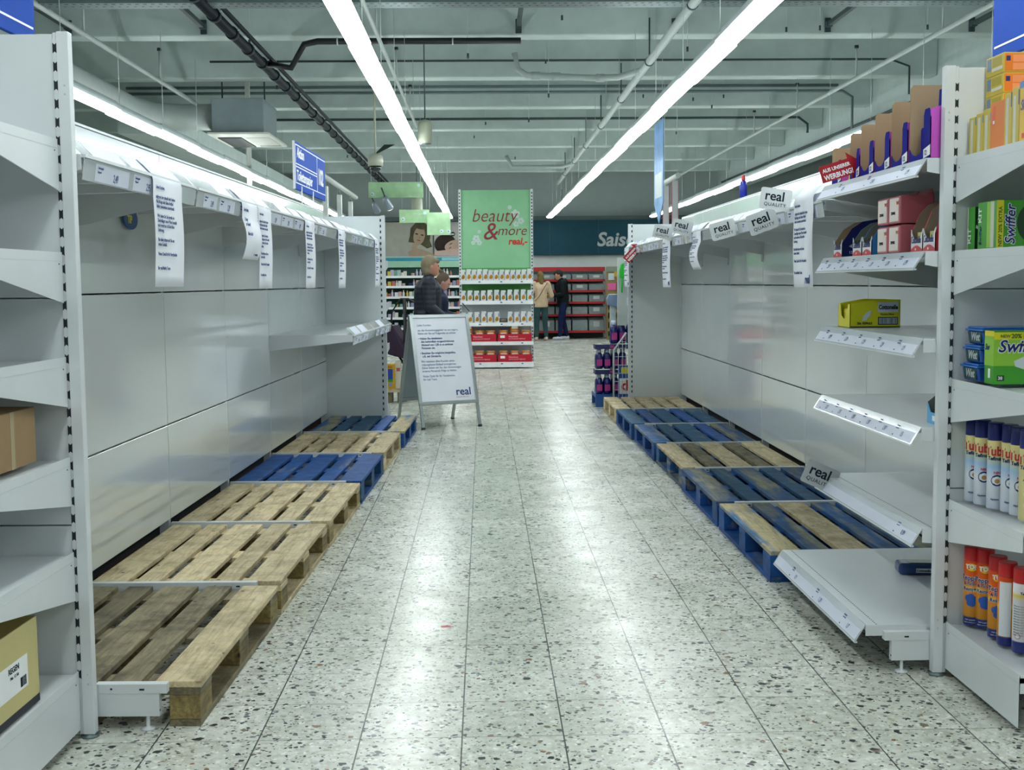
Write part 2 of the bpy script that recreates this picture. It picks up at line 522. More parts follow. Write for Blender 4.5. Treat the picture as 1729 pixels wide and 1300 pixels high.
mb.box(-4.8, 4.8, -.1, .1, 0, .004, GALV); mb.box(-4.8, 4.8, -.104, -.1, 0, .07, GALV); mb.box(-4.8, 4.8, .1, .104, 0, .07, GALV)
for k in range(150):
    x = -4.75 + k * .064
    mb.box(x, x + .034, -.1052, -.1042, .03, .045, SLOT)
    mb.box(x, x + .03, -.07, -.055, -.0012, -.0002, SLOT); mb.box(x + .03, x + .05, .02, .03, -.0012, -.0002, SLOT)
mb.build('tray', t)
for k, x in enumerate((-4.3, -2.9, -1.28, .4, 2.05, 3.68, 5.22)):
    t = thing('support_strut', 'dark steel strut bolted to the first ceiling rib, carrying the cable tray', 'strut', (x, 13.0, h + 2.69), 0, 'steel struts on the first ceiling rib')
    mb = MB(); mb.box(-.022, .022, -4.2, -.1, -.022, .022, DGREY); mb.build('arm', t)
    mb = MB(); mb.box(-.032, .032, -.11, -.09, -.075, .075, DGREY); mb.box(-.03, .03, -.18, -.1, -.03, .03, DGREY); mb.build('wall_bracket', t, bev=.004)
t = thing('air_duct', 'round grey ventilation duct turning right to the air unit', 'duct', (0, 0, h))
mb = MB(); mb.tube([(-4.35, 4, 2.17), (-4.35, 15.2, 2.17), (-4.2, 15.75, 2.17), (-3.9, 15.9, 2.17), (-3.45, 15.9, 2.17)], .17, PIPEW, 24); mb.build('duct_run', t)
t = thing('air_conditioning_unit', 'grey box air conditioning unit hanging from the roof on the left', 'air conditioner', (-3.08, 15.5, h + 1.9))
mb = MB(); mb.box(-.36, .3, .1, 1.1, .03, .47, P('#88959a', .5)); mb.build('casing', t, bev=.01)
mb = MB(); mb.box(-.40, .38, 0, 1.45, 0, .03, P('#d5d8cf', .5)); mb.build('face_plate', t, bev=.008)
mb = MB(); mb.box(-.33, -.03, .3, 1.35, -.012, .001, DARK)
mb.build('intake_grille', t)
mb = MB(); mb.box(.02, .33, .35, 1.35, -.006, .001, P('#c3c6bd', .5))
for k in range(12): mb.box(.05 + k * .023, .062 + k * .023, 1.2, 1.3, -.008, -.005, DARK)
mb.build('outlet_grille', t)
for x in (-.3, .25):
    mb = MB(); mb.tube([(x, .5, .46), (x, .5, 1.2)], .01, DGREY, 6); mb.build('threaded_rod', t)
t = thing('power_pole', 'pale square pole rising to the roof behind the air conditioning unit', 'pole', (-3.32, 17.4, 0))
mb = MB(); mb.box(-.032, .032, -.032, .032, 0, 5.14, P('#c5cac4', .5)); mb.build('pole', t, bev=.003)
mb = MB(); mb.box(-.06, .06, -.06, .06, 0, .02, STEEL); mb.build('foot', t)
for (x, y, z, r, hh, lb) in ((-.65, 14, h + 1.6, .082, .27, 'white cylindrical pendant speaker beside the centre lamp row'), (-1.32, 24.5, h + 1.42, .11, .33, 'distant white pendant speaker behind the hanging green signs')):
    t = thing('pendant_speaker', lb, 'speaker', (x, y, z))
    mb = MB(); mb.lathe([(r * .9, 0), (r, .02), (r, hh * .8), (r * .85, hh * .95), (r * .3, hh)], P('#aab09c', .5)); mb.build('housing', t)
    mb = MB(); mb.lathe([(r * .85, -.004), (r * .85, .004)], DGREY); mb.build('grille', t)
    mb = MB(); mb.tube([(0, 0, hh), (0, 0, hh + (5.15 - z - hh))], .007, DGREY, 6); mb.build('rod', t)
t = thing('dome_camera', 'white ceiling dome camera with dark glass on a pale rod', 'security camera', (-1.40, 16, h + 1.49))
mb = MB(); mb.lathe([(.10, .05), (.1, .17), (.07, .2), (.02, .21)], P('#bcbfae', .4)); mb.build('housing', t)
mb = MB(); mb.lathe([(.01, -.03), (.04, -.02), (.07, .01), (.08, .05)], P('#0d1a20', .05, 0, .9)); mb.build('dome', t)
mb = MB(); mb.tube([(0, 0, .2), (0, 0, 5.15 - h - 1.49)], .014, P('#a3a896', .5), 8); mb.build('rod', t)
mb = MB(); mb.extrude([(.04, 0, .22), (.26, 0, .33), (.12, 0, .33), (-.02, 0, .2)], (0, .02, 0), DARK); mb.build('bracket', t)
for (x, y, z, lb) in ((-1.68, 22, h + 1.35, 'lit white ceiling spotlight above the portrait posters'), (-2.2, 25.5, h + 1.5, 'unlit pale ceiling spotlight left of the dome camera')):
    t = thing('ceiling_spotlight', lb, 'spotlight', (x, y, z)); t.rotation_euler = (.5, -.35, 0)
    mb = MB(); mb.lathe([(.07, 0), (.075, .02), (.055, .2), (.03, .26)], P('#8f98a8', .35, .3)); mb.build('housing', t)
    mb = MB(); mb.lathe([(.064, -.004), (.064, .002)], P('#fff6dc', .5, emit=6 if y < 24 else .01)); mb.build('lens', t)
    mb = MB(); mb.tube([(0, 0, .25), (0, .05, .42)], .012, DGREY, 6); mb.build('arm', t)
for k in range(26):
    x = random.choice((-2.6, -1.4, -.2, .9, 2.4, 3.4, 4.6)) + random.uniform(-.3, .3); y = 13.05 + 2.6 * random.randint(0, 4) - .25
    mb = MB(); z0 = random.uniform(-1.45, -.85)
    mb.tube([(0, 0, 0), (0, 0, z0)], .004, STEEL2, 5); mb.tube([(0, 0, z0), (0, 0, z0 - .05)], .012, DGREY, 6)
    o = mb.build('hanging_wire', loc=(x, y, 5.15)); tag(o, 'thin wire hanging down in front of a ceiling rib', 'wire', 'wires hanging between the ceiling ribs')

# ---------------------------------------------------------------- shelving rows
A = .0315
LO = Vector((-.905 - .815 * math.cos(A), 3.647 + .815 * math.sin(A), 0))   # wall plane, near end of the left row
RO = Vector((2.12, 4.08, 0))
BL, BR = 1.268, 1.25
def rowpos(side, d, v, z=0):
    """d = metres from the back panels towards the aisle, v = metres along the row"""
    if side == 'L':
        return Vector((LO.x + math.cos(A) * d + math.sin(A) * v, LO.y - math.sin(A) * d + math.cos(A) * v, z))
    return Vector((RO.x - d, RO.y + v, z))
ROT = {'L': -A, 'R': 0}
SG = {'L': 1, 'R': -1}

def slot_strip(x, z0, z1, face_y, parent, w_=.006, pitch=.0535, hh=.0155):
    """perforated strip of an upright: one sheet with dark butterfly slots"""
    mb = MB(); z = z0; y = face_y; n = hh * .35
    while z < z1:
        a, b_ = z - pitch / 2, z + pitch / 2
        q = lambda *p: mb.poly([(x + u_, y, v_) for u_, v_ in p], STEEL)
        mb.poly([(x - w_, y, z - hh), (x, y, z - hh + n), (x + w_, y, z - hh), (x + w_, y, z + hh), (x, y, z + hh - n), (x - w_, y, z + hh)], SLOT)
        q((-w_, a), (w_, a), (w_, z - hh), (0, z - hh + n), (-w_, z - hh))
        q((-w_, z + hh), (0, z + hh - n), (w_, z + hh), (w_, b_), (-w_, b_))
        z += pitch
    bmesh.ops.remove_doubles(mb.bm, verts=mb.bm.verts, dist=.0002)
    return mb.build('slot_strip', parent)

def price_rail(shelf, side, d, z, y0, y1, style, prices, bay_label=None, seed=0):
    """the label holder on the front edge of a shelf, with its paper price labels"""
    s = SG[side]; rnd = random.Random(seed)
    mb = MB()
    def prof(pts, th, m):
        up = [(s * (a + th), z + b + th * .3) for a, b in pts]
        lo = [(s * a, z + b) for a, b in pts]
        mb.extrude([(x, y0, zz) for x, zz in lo + up[::-1]], (0, y1 - y0, 0), m)
    if style == 'header':
        prof([(d - .05, .055), (d + .002, .0), (d + .006, -.012), (d - .004, -.072)], .002, RAIL)
        mb.box(*sorted((s * (d - .004), s * (d + .012))), y0, y1, z - .006, z + .004, STEEL)
    else:
        prof([(d - .004, .004), (d + .034, -.058)], .0025, RAIL)
        mb.box(*sorted((s * (d + .026), s * (d + .036))), y0, y1, z - .061, z - .055, STEEL)
    r = mb.build('price_rail', shelf)
    L = y1 - y0
    # label strips
    def strip(ya, yb, a, b, txt, blue=False):
        (d0, h0), (d1, h1) = a, b
        mb = MB(); e = .003
        mb.extrude([(s * (d0 + e), ya, z + h0), (s * (d0 + e), yb, z + h0), (s * (d1 + e), yb, z + h1), (s * (d1 + e), ya, z + h1)], (s * .0006, 0, .0003), LABEL)
        o = mb.build('price_label', shelf)
        if txt:
            # frame on the slanted strip
            ydir = Vector((0, s, 0)); up = (Vector((s * d0, 0, h0)) - Vector((s * d1, 0, h1))).normalized()
            nor = ydir.cross(up)
            st = (ya if s > 0 else yb)
            org = Vector((s * (d1 + e), st, z + h1)) + nor * .0012
            hgt = (Vector((d0, h0)) - Vector((d1, h1))).length
            for body, sz, px_, pz_ in ((txt, hgt * .66, (yb - ya) * .52, hgt * .16), ('Toilettenpapier', hgt * .2, (yb - ya) * .06, hgt * .72), ('3-lagig weiss', hgt * .17, (yb - ya) * .06, hgt * .5)):
                p = org + ydir * px_ + up * pz_
                M = Matrix(((ydir.x, up.x, nor.x, p.x), (ydir.y, up.y, nor.y, p.y), (ydir.z, up.z, nor.z, p.z), (0, 0, 0, 1)))
                text(body, sz, INK, shelf, (0, 0, 0), None, name='price_print', M=M, bold=.0, xs=.75, extrude=.0002)
    if style == 'header':
        y = y0 + .1
        while y < y1 - .2:
            wd = rnd.uniform(.2, .34)
            yb = min(y + wd, y1 - .02)
            if rnd.random() < .8: strip(y, yb, (d - .048, .053), (d, .003), None)
            if rnd.random() < .85: strip(y, yb, (d + .004, -.014), (d - .004, -.068), prices[int(y * 7) % len(prices)])
            y += wd + rnd.uniform(.02, .12)
    else:
        strip(y0 + .01, y1 - .01, (d - .002, -.001), (d + .03, -.052), None)
        n = len(prices)
        for k, p in enumerate(prices):
            ya = y0 + .04 + (L - .1) * k / n
            yb = ya + min(.16, (L - .1) / n * .9)
            (d0, h0), (d1, h1) = (d + .001, -.001), (d + .033, -.052)
            ydir = Vector((0, s, 0)); up = (Vector((s * d0, 0, h0)) - Vector((s * d1, 0, h1))).normalized(); nor = ydir.cross(up)
            st = (ya if s > 0 else yb)
            org = Vector((s * (d1), st, z + h1)) + nor * .004
            hgt = .06
            for body, sz, px_, pz_ in ((p, .026, .07, .012), ('Feuchttuch', .009, .0, .044), ('sensitiv 60 St', .008, .0, .034), ('4003', .007, .0, .006)):
                q = org + ydir * px_ + up * pz_
                M = Matrix(((ydir.x, up.x, nor.x, q.x), (ydir.y, up.y, nor.y, q.y), (ydir.z, up.z, nor.z, q.z), (0, 0, 0, 1)))
                text(body, sz, INK, shelf, (0, 0, 0), None, name='price_print', M=M, bold=.0, xs=.755, extrude=.0002)
    return r

def bracket(shelf, side, y, d, z, hb=.13, hf=.045, th=.003, name='bracket'):
    s = SG[side]
    mb = MB(); mb.extrude([(0, y, z), (s * d, y, z), (s * d, y, z - hf), (0, y, z - hb)], (0, th, 0), STEEL)
    return mb.build(name, shelf)

def shelf(bay, side, y0, y1, d, z, style, prices, seed=0, ends=(1, 1), hb=.13, name='shelf', dots=False, d0=.005):
    s = SG[side]
    mb = MB()
    mb.box(*sorted((s * d0, s * (d - .004))), y0, y1, z - .022, z, STEEL)
    if dots:
        n = int((y1 - y0) / .018)
        for k in range(n):
            yy = y0 + .01 + k * .018
            mb.box(*sorted((s * (d - .045), s * (d - .04))), yy, yy + .007, z, z + .0004, SLOT)
    sh = mb.build(name, bay, bev=.002)
    if ends[0]: bracket(sh, side, y0 - .004, d, z - .002, hb)
    if ends[1]: bracket(sh, side, y1 + .001, d, z - .002, hb)
    if style: price_rail(sh, side, d, z - .004, y0 + .005, y1 - .005, style, prices, seed=seed)
    return sh

def make_bay(side, k, label, extra=None, top_d=.52, top_z=1.775, foot=True, group=None):
    B = BL if side == 'L' else BR
    s = SG[side]
    t = thing('shelving_bay', label, 'shelving', rowpos(side, 0, k * B), ROT[side], group)
    g = .0036
    for z0, z1 in ((.165, .66), (.66, 1.345), (1.345, 2.045)):
        mb = MB(); mb.box(*sorted((-s * .012, 0)), g, B - g, z0 + g, z1 - g, WHITE)
        mb.build('back_panel', t, bev=.002)
    mb = MB(); mb.box(*sorted((-s * .06, -s * .013)), 0, .04, .0, 2.04, STEEL); mb.build('upright', t)
    mb = MB(); mb.box(*sorted((-s * .075, -s * .002)), 0, B, 2.046, 2.056, STEEL); mb.build('top_cap', t)
    mb = MB(); mb.box(*sorted((-s * .075, -s * .062)), g, B - g, .165, 2.04, STEEL2); mb.build('rear_panel', t)
    mb = MB(); mb.box(*sorted((-s * .075, -s * .061)), 0, B, 0, .163, P('#15191a', .8)); mb.build('plinth', t)
    mb = MB(); mb.box(*sorted((-s * .058, s * .0185)), 0.03, B, .0, .06, P('#15191a', .8)); mb.build('base_pan', t)
    mb = MB(); mb.box(*sorted((-s * .05, -s * .013)), .3, B - .3, .06, .10, P('#4a1512', .6)); mb.build('kick_plate', t)
    if foot:
        mb = MB()
        d0 = .0 if k else (.503 if side == 'L' else .56)
        mb.box(*sorted((s * d0, s * .70)), .002, .026, .045, .118, STEEL); mb.box(*sorted((s * d0, s * .725)), .0, .03, .118, .148, STEEL)
        mb.box(*sorted((s * .698, s * .7005)), .004, .012, .06, .066, SLOT); mb.box(*sorted((s * .55, s * .556)), -.0008, .0, .13, .136, SLOT); mb.box(*sorted((s * .64, s * .656)), -.0008, .0, .128, .134, SLOT)
        f = mb.build('base_leg', t, bev=.0015)
        mb = MB(); mb.lathe([(.022, 0), (.022, .006), (.006, .01), (.006, .05)], STEEL, s * .66, .014, 14); mb.build('levelling_foot', f)
    if top_d:
        sh = shelf(t, side, .01, B - .01, top_d, top_z, 'header', ['2,49', '1,99', '3,29', '2,95'], seed=k + (20 if side == 'R' else 0), hb=.16, name='top_shelf')
        for yy in (B * .33, B * .66):
            mb = MB(); mb.extrude([(s * .02, yy, top_z - .022), (s * (top_d - .03), yy, top_z - .022), (s * (top_d - .03), yy, top_z - .05), (s * .02, yy, top_z - .06)], (0, .03, 0), STEEL); mb.build('stiffener', sh)
    return t

ordn = ['first', 'second', 'third', 'fourth', 'fifth', 'sixth', 'seventh', 'eighth', 'ninth', 'tenth', 'eleventh', 'twelfth', 'thirteenth']
LBL = ['empty white shelving bay at the near end of the left row']
for k in range(1, 6): LBL.append('empty white shelving bay, %s from the near end of the left row' % ordn[k])
LBAY = []
for k in range(6):
    LBAY.append(make_bay('L', k, LBL[k], group=None))
# the extra shelf hanging low at the far end of the left row
for k in (4, 5):
    shelf(LBAY[k], 'L', .01, BL - .01, .61, 1.01, 'header', ['1,49', '2,19'], seed=50 + k, ends=(1, 1), hb=.11)
RBAY = []
for k in range(7):
    if k == 0:
        t = make_bay('R', 0, 'white shelving bay nearest in the right row, still holding some wipes', top_d=None)
        shelf(t, 'R', .005, BR - .01, .61, 1.79, 'slant', ['1,99', '2,49', '0,95'], ends=(1, 1), hb=.15, name='top_shelf')
        shelf(t, 'R', .005, BR - .01, .61, 1.475, 'slant', ['1,79', '1,39', '1,19', '1,17', '1,97', '2,97'], ends=(1, 1), hb=.15)
        shelf(t, 'R', .005, BR - .01, .61, 1.175, 'slant', ['1,9', '2,9', '1,29', '1,59', '0,99'], ends=(1, 1), hb=.03)
        shelf(t, 'R', .005, BR - .01, .61, .868, 'slant', ['1,5', '1,97', '1,97', '1,97', '1,97', '1,07'], ends=(1, 1), hb=.05)
        shelf(t, 'R', .005, BR - .01, .60, .512, 'slant', ['0,99'], ends=(1, 1), hb=.09, dots=True)
        sh = shelf(t, 'R', .03, BR - .02, .785, .165, 'slant', ['1,7', '1,29', '1,9'], ends=(0, 0), name='base_shelf', dots=True)
        bracket(sh, 'R', .026, .785, .163, .035, .035)
        # darker fascia under the base shelf
    else:
        t = make_bay('R', k, 'empty white shelving bay, %s from the near end of the right row' % ordn[k], top_d=.60, top_z=1.735)
        if k > 1:
            mb = MB(); mb.box(-.014, 0, .0, .014, 1.52, 1.62, P('#e2e8ea', .3)); mb.build('shelf_hook', t)
    RBAY.append(t)

def head_unit(label, cx, y, rz, facing, hw0, hw1, zs, top, depth=.57, floor_tall=True, panels=True):
    """a shelving unit set across the end of a row; facing=-1 looks at the camera"""
    t = thing('end_shelving_unit', label, 'shelving', (cx, y, 0), rz)
    f = facing
    for x, sx in ((-hw0, -1), (hw1, 1)):
        mb = MB(); a, b_ = sorted((x, x - sx * .034)); mb.box(a, b_, *sorted((0, -f * .0345)), .012, top, STEEL)
        xs_ = x - sx * .040
        mb.box(*sorted((xs_ + .0055, xs_ - .0055)), *sorted((-f * .003, -f * .0335)), .012, top - .003, STEEL)
        for z in (.2, .17, top - .18, top - .155):
            mb.tube([(x - sx * .014, f * .001, z * 1.0), (x - sx * .014, f * -.004, z)], .004, STEEL2, 8)
        u = mb.build('upright', t, bev=.0015)
        slot_strip(xs_, .2, top - .02, .0026 if f < 0 else -.0342, u)
        mb = MB(); mb.lathe([(.028, 0), (.028, .006), (.008, .012), (.008, .03)], GALV, x - sx * .02, -f * .018, 12); mb.build('levelling_foot', u)
    ed = .047
    for z0, z1 in ((.03, .66), (.66, 1.345), (1.345, top - .004)):
        mb = MB(); mb.box(-hw0 + ed, hw1 - ed, *sorted((-f * .008, -f * .016)), z0 + .002, z1 - .002, WHITE if f > 0 else STEEL); mb.build('front_panel', t, bev=.0015)
    mb = MB(); mb.box(-hw0 + ed, hw1 - ed, *sorted((-f * .024, -f * .032)), .03, top - .004, WHITE); mb.build('rear_panel', t)
    for i, z in enumerate(zs):
        base = (i == len(zs) - 1)
        mb = MB(); mb.box(-hw0 + ed, hw1 - ed, *sorted((0, f * depth)), z - .028, z - .012, STEEL)
        mb.box(-hw0 + ed, hw1 - ed, *sorted((f * depth, f * (depth - .004))), z - .06, z - .004, STEEL)
        sh = mb.build('base_shelf' if base else 'shelf', t)
        for x in (-hw0 + ed - .006, hw1 - ed + .004):
            zb = .03 if base else z - .15; zf = .03 if base else z - .06
            mb = MB(); mb.extrude([(x, f * .004, z), (x, f * depth, z), (x, f * depth, zf), (x, f * .004, zb)], (.003, 0, 0), STEEL)
            mb.box(x - .0005, x + .0035, *sorted((f * .012, f * depth)), z - .0275, z - .0265, STEEL2)
            mb.tube([(x - .001, f * .03, z - .035), (x + .004, f * .03, z - .035)], .0025, SLOT, 8)
            mb.build('bracket', sh)
    return t
head_unit('empty white end shelving unit at the left edge, carrying two cartons', -1.725, 3.612, -A, -1, .522, .522, [1.81, 1.48, 1.17, .87, .58, .212], 2.12)
head_unit('white end shelving unit at the right edge, full of cleaning products', 2.11, 4.044, 0, -1, .557, .557, [1.785, 1.475, 1.04, .625, .195], 2.09)
pL = rowpos('L', 0, 6 * BL + .036); pR = rowpos('R', 0, 7 * BR + .036)
head_unit('white end shelving unit closing the far end of the left row', pL.x + .0, pL.y, -A, 1, .57, .57, [1.6, 1.2, .8, .2], 2.01)
head_unit('white end shelving unit closing the far end of the right row', pR.x, pR.y, 0, 1, .57, .57, [1.6, 1.2, .8, .2], 1.99)

# ---------------------------------------------------------------- pallets
def pallet(label, side, k, mats, block, v0=.034, dx=0, rz=0, skid=None):
    """Euro pallet lying with its boards along the row. mats = five deck board materials from aisle to wall"""
    B = BL if side == 'L' else BR
    t = thing('wooden_pallet', label, 'pallet', rowpos(side, .42 + dx, k * B + v0), ROT[side] + rz)
    s = SG[side]
    ws = (.145, .1, .145, .1, .145); gap = (.8 - sum(ws)) / 4
    x = .4
    rnd = random.Random(k * 3 + (99 if side == 'R' else 0))
    for wd, m_ in zip(ws, mats):
        mb = MB(); j = rnd.uniform(-.004, .004)
        a, b_ = sorted((s * (x + j), s * (x - wd + j)))
        mb.box(a, b_, rnd.uniform(0, .006), 1.2 - rnd.uniform(0, .006), .1225, .144, m_)
        mb.build('deck_board', t, bev=.003)
        x -= wd + gap
    for y in (.0, .5275, 1.055):
        mb = MB(); mb.box(-.4, .4, y + .002, y + .143, .1, .1222, skid or mats[1]); mb.build('cross_board', t, bev=.002)
    for xc, wd in ((s * .35, .1), (0, .145), (-s * .35, .1)):
        for y in (0, .5275, 1.055):
            mb = MB(); mb.box(xc - wd / 2 + .001, xc + wd / 2 - .001, y + .002, y + .143, .022, .0998, block); mb.build('block', t, bev=.003)
        mb = MB(); mb.box(xc - wd / 2, xc + wd / 2, 0, 1.2, 0, .0218, skid or mats[0]); mb.build('bottom_board', t, bev=.002)
    return t
pallet('grey-brown weathered wooden pallet, nearest of the left row', 'L', 0, [PINE, GREYW, GREYW, GREYW, GREYW], CHIPB, skid=GREYW)
pallet('bare pine pallet, second from the near end of the left row', 'L', 1, [PINE] * 5, CHIPB, skid=PINE)
pallet('bare pine pallet between a pine pallet and the bright blue pallet, left row', 'L', 2, [PINE] * 5, CHIPB, skid=PINE)
pallet('bright blue painted pallet, fourth in the left row', 'L', 3, [BLUEP] * 5, BLUET, skid=BLUEP)
pallet('bare pine pallet between the two blue pallets of the left row', 'L', 4, [PINE] * 5, PINE, skid=PINE)
pallet('teal and blue pallet with a pale striped outer board, far end of the left row', 'L', 5, [BLUEL, BLUEP, BLUET, BLUET, BLUEW], BLUEP, v0=.034, dx=.02, skid=BLUEP)
pallet('worn blue pallet with two pale boards, nearest of the right row', 'R', 1, [BLUEL, BLUEW, PINE, BLUEW, BLUEW], BLUEP, v0=.042, skid=BLUEP)
pallet('teal blue pallet with grey worn boards, second of the right row', 'R', 2, [BLUEW, BLUET, BLUEW, BLUET, BLUEW], BLUEP, v0=.045, skid=BLUEP)
pallet('bare wood deck pallet on blue blocks, third of the right row', 'R', 3, [PINE, GREYW, PINE, GREYW, PINE], BLUEW, v0=.045, dx=-.01, skid=BLUEW)
pallet('blue pallet with a patchy outer board, fourth of the right row', 'R', 4, [BLUEW, BLUET, BLUET, BLUEP, BLUEW], BLUEP, v0=.04, skid=BLUEP)
pallet('dull dark blue pallet, fifth of the right row', 'R', 5, [BLUET, BLUEP, BLUET, BLUEP, BLUET], BLUEP, v0=.045, dx=.02, skid=BLUEP)
pallet('pale new pine pallet at the far end of the right row', 'R', 6, [PINE] * 5, PINE, v0=.03, dx=.02, skid=PINE)

# ---------------------------------------------------------------- notices, price cards and arrows on the shelf edges
NOTE = ['Liebe Kunden,', '', 'aufgrund der aktuell sehr hohen', 'Nachfrage sind diese Artikel', 'leider momentan ausverkauft.', '', 'Wir haben für Sie bereits im', 'Zentrallager neue Ware bestellt', 'und erwarten in Kürze Ihre', 'Lieferung.', '', 'Bis dahin bitten wir Sie um', 'etwas Geduld.', '', 'Vielen Dank für Ihr Verständnis', '', '', 'Ihr real Markt Team']
def notice(side, v0, wd, D, zt, zb, label, curl=0, lines=NOTE, logo=True):
    s = SG[side]
    t = thing('paper_notice', label, 'notice', rowpos(side, D, v0, 0), ROT[side])
    path = [(-.045, zt + .058), (-.02, zt + .035), (.010, zt + .004), (.016, zt - .02), (.014, zt - .08)]
    n = 8
    for k in range(1, n + 1):
        f = k / n
        z = (zt - .08) * (1 - f) + zb * f
        path.append((.014 + curl * (math.sin(f * PI * .9) * .05 - f * f * .02) + .004 * math.sin(f * 4), z))
    mb = MB()
    for k in range(len(path) - 1):
        (a, b), (c, d) = path[k], path[k + 1]
        v = [mb.bm.verts.new((s * p, y, z)) for p, z, y in ((a, b, 0), (a, b, wd), (c, d, wd), (c, d, 0))]
        f = mb.bm.faces.new(v); f.material_index = mb.mi(PAPER); f.smooth = True
    bmesh.ops.remove_doubles(mb.bm, verts=mb.bm.verts, dist=1e-5)
    o = mb.build('sheet', t)
    so = o.modifiers.new('thickness', 'SOLIDIFY'); so.thickness = .0006; so.offset = 0
    def dat(z):
        for k in range(len(path) - 1):
            (a, b), (c, d) = path[k], path[k + 1]
            if d <= z <= b: return a + (c - a) * (b - z) / max(1e-6, b - d)
        return path[-1][0]
    z = zt - .045
    step = (zt - .045 - zb - .045) / max(1, len(lines))
    for ln in lines:
        if ln:
            z0 = z
            text(ln, step * 1.02, INK, t, (s * (dat(z0) + .0025), (.025 if s > 0 else wd - .025), z0), '+x' if s > 0 else '-x', name='printed_line', bold=.012, xs=(wd - .05) / (len('Vielen Dank für Ihr Verständnis') * step * .56), extrude=.0002)
        z -= step
    if logo:
        text('real', .055, INK, t, (s * (dat(zb + .02) + .003), (wd - .13 if s > 0 else .13), zb + .02), '+x' if s > 0 else '-x', name='printed_logo', bold=.03, extrude=.0002)
    return t
ZL = 1.771
notice('L', .66, .36, .52, ZL, 1.375, 'long white notice hanging nearest on the left shelf edge, beside the 2,49 label', logo=False)
notice('L', 2.02, .33, .52, ZL, 1.50, 'short curling white notice with a few large lines, left shelf edge', curl=.35, lines=['Liebe Kunden,', '', '1 Packung', 'pro Haushalt!', '', 'Bleiben Sie fair!', '', ''])
notice('L', 2.36, .31, .52, ZL, 1.36, 'long white notice hanging just behind the short curling one, left shelf edge', logo=False)
notice('L', 3.66, .33, .52, ZL, 1.355, 'long white notice, third last before the far end of the left shelf edge', logo=False)
notice('L', 4.97, .33, .52, ZL, 1.35, 'long white notice, second last before the far end of the left shelf edge', logo=False)
notice('L', 7.12, .33, .52, ZL, 1.345, 'long white notice at the far end of the left shelf edge', logo=False)
ZR = 1.731
notice('R', 1.39, .34, .60, ZR + .04, 1.345, 'long white notice with blue lettering, nearest on the right shelf edge')
notice('R', 4.22, .32, .60, ZR, 1.46, 'narrow curling white notice halfway down the right shelf edge', curl=.5, logo=False)
notice('R', 5.57, .42, .60, ZR, 1.33, 'long white notice below the two farthest grey brand cards, right shelf edge')
notice('R', 8.3, .42, .60, ZR, 1.325, 'long white notice at the far right shelf edge, below the small red arrow')

CARDM = P('#b9bec0', .3, .2, .5, .03)
def rrect(w_, h_, r, n=4):
    pts = []
    for cx, cy, a0 in ((w_ / 2 - r, h_ / 2 - r, 0), (-w_ / 2 + r, h_ / 2 - r, PI / 2), (-w_ / 2 + r, -h_ / 2 + r, PI), (w_ / 2 - r, -h_ / 2 + r, 1.5 * PI)):
        for k in range(n + 1):
            a = a0 + PI / 2 * k / n
            pts.append((cx + r * math.cos(a), cy + r * math.sin(a)))
    return pts
def card(x, y, z, tilt, label, w_=.155, h_=.105, m=CARDM, clip=1):
    t = thing('brand_card', label, 'card', (x, y, z)); t.rotation_euler = (0, -tilt, 0)
    mb = MB(); mb.extrude([(a, 0, b) for a, b in rrect(w_, h_, .012)], (0, .0015, 0), m); mb.build('plate', t)
    text('real', w_ * .42, INKD, t, (-w_ * .36, -.001, -h_ * .06), '-y', bold=.016)
    text('QUALITY', w_ * .155, INKD, t, (-w_ * .36, -.001, -h_ * .33), '-y', spacing=1.15)
    if clip:
        mb = MB(); mb.box(w_ * .35, w_ * .55, .002, .012, -h_ * .5, -h_ * .3, P('#dfe4e8', .15)); mb.build('clip', t)
    return t
R_ = math.radians
card(1.475, 5.19, .519, -R_(24), 'grey brand card clipped to the low shelf edge above the nearest blue pallet')
card(1.43, 7.15, 1.682, R_(15), 'pale brand card tilted upwards, third from the near end of the right shelf edge', m=P('#cdd2d4', .3))
card(1.42, 6.1, 1.678, R_(20), 'pale brand card tilted upwards, just below the topmost brand card', m=P('#cdd2d4', .3))
card(1.44, 5.91, 1.776, -R_(8), 'white shiny brand card, highest and nearest on the right shelf edge', m=P('#d8dddf', .2))
card(1.44, 8.7, 1.767, -R_(14), 'grey brand card, second farthest on the right shelf edge')
card(1.44, 9.62, 1.77, -R_(13), 'grey brand card, farthest on the right shelf edge, beside the small red arrow')
RED = P('#a3121c', .4); WHT = P('#eef0f2', .5)
def arrow(x, y, z, rot, L, label):
    t = thing('promotion_arrow', label, 'sign', (x, y, z)); t.rotation_euler = (0, -rot, 0)
    hh = L * .19
    for nm, k, m, dy in (('border', 1.0, RED, .0),):
        pts = [(-L / 2, -hh), (L * .18, -hh), (L * .18, -hh * 1.75), (L / 2, 0), (L * .18, hh * 1.75), (L * .18, hh), (-L / 2, hh)]
        mb = MB(); mb.extrude([(a, dy, b) for a, b in pts], (0, .002, 0), m); mb.build('arrow_plate', t)
    text('AUS UNSERER', L * .115, WHT, t, (-L * .44, -.001, hh * .15), '-y', bold=.03, xs=.9)
    text('WERBUNG!', L * .16, WHT, t, (-L * .44, -.001, -hh * .78), '-y', bold=.03, xs=.82)
    return t
arrow(1.472, 4.93, 1.832, R_(17), .18, 'large red promotion arrow on the top right shelf, in front of the cartons')
arrow(1.49, 11.9, 1.668, R_(47), .22, 'small red promotion arrow at the far end of the right shelf edge')
t = thing('tip_tag', 'small oval blue tag with yellow letters under the left top shelf', 'tag', rowpos('L', .012, 2.0, 1.69), ROT['L'])
mb = MB(); mb.extrude([(0, .1 * math.cos(a), .05 * math.sin(a)) for a in [2 * PI * k / 24 for k in range(24)]], (.008, 0, 0), P('#1d5290', .3)); mb.build('plate', t)
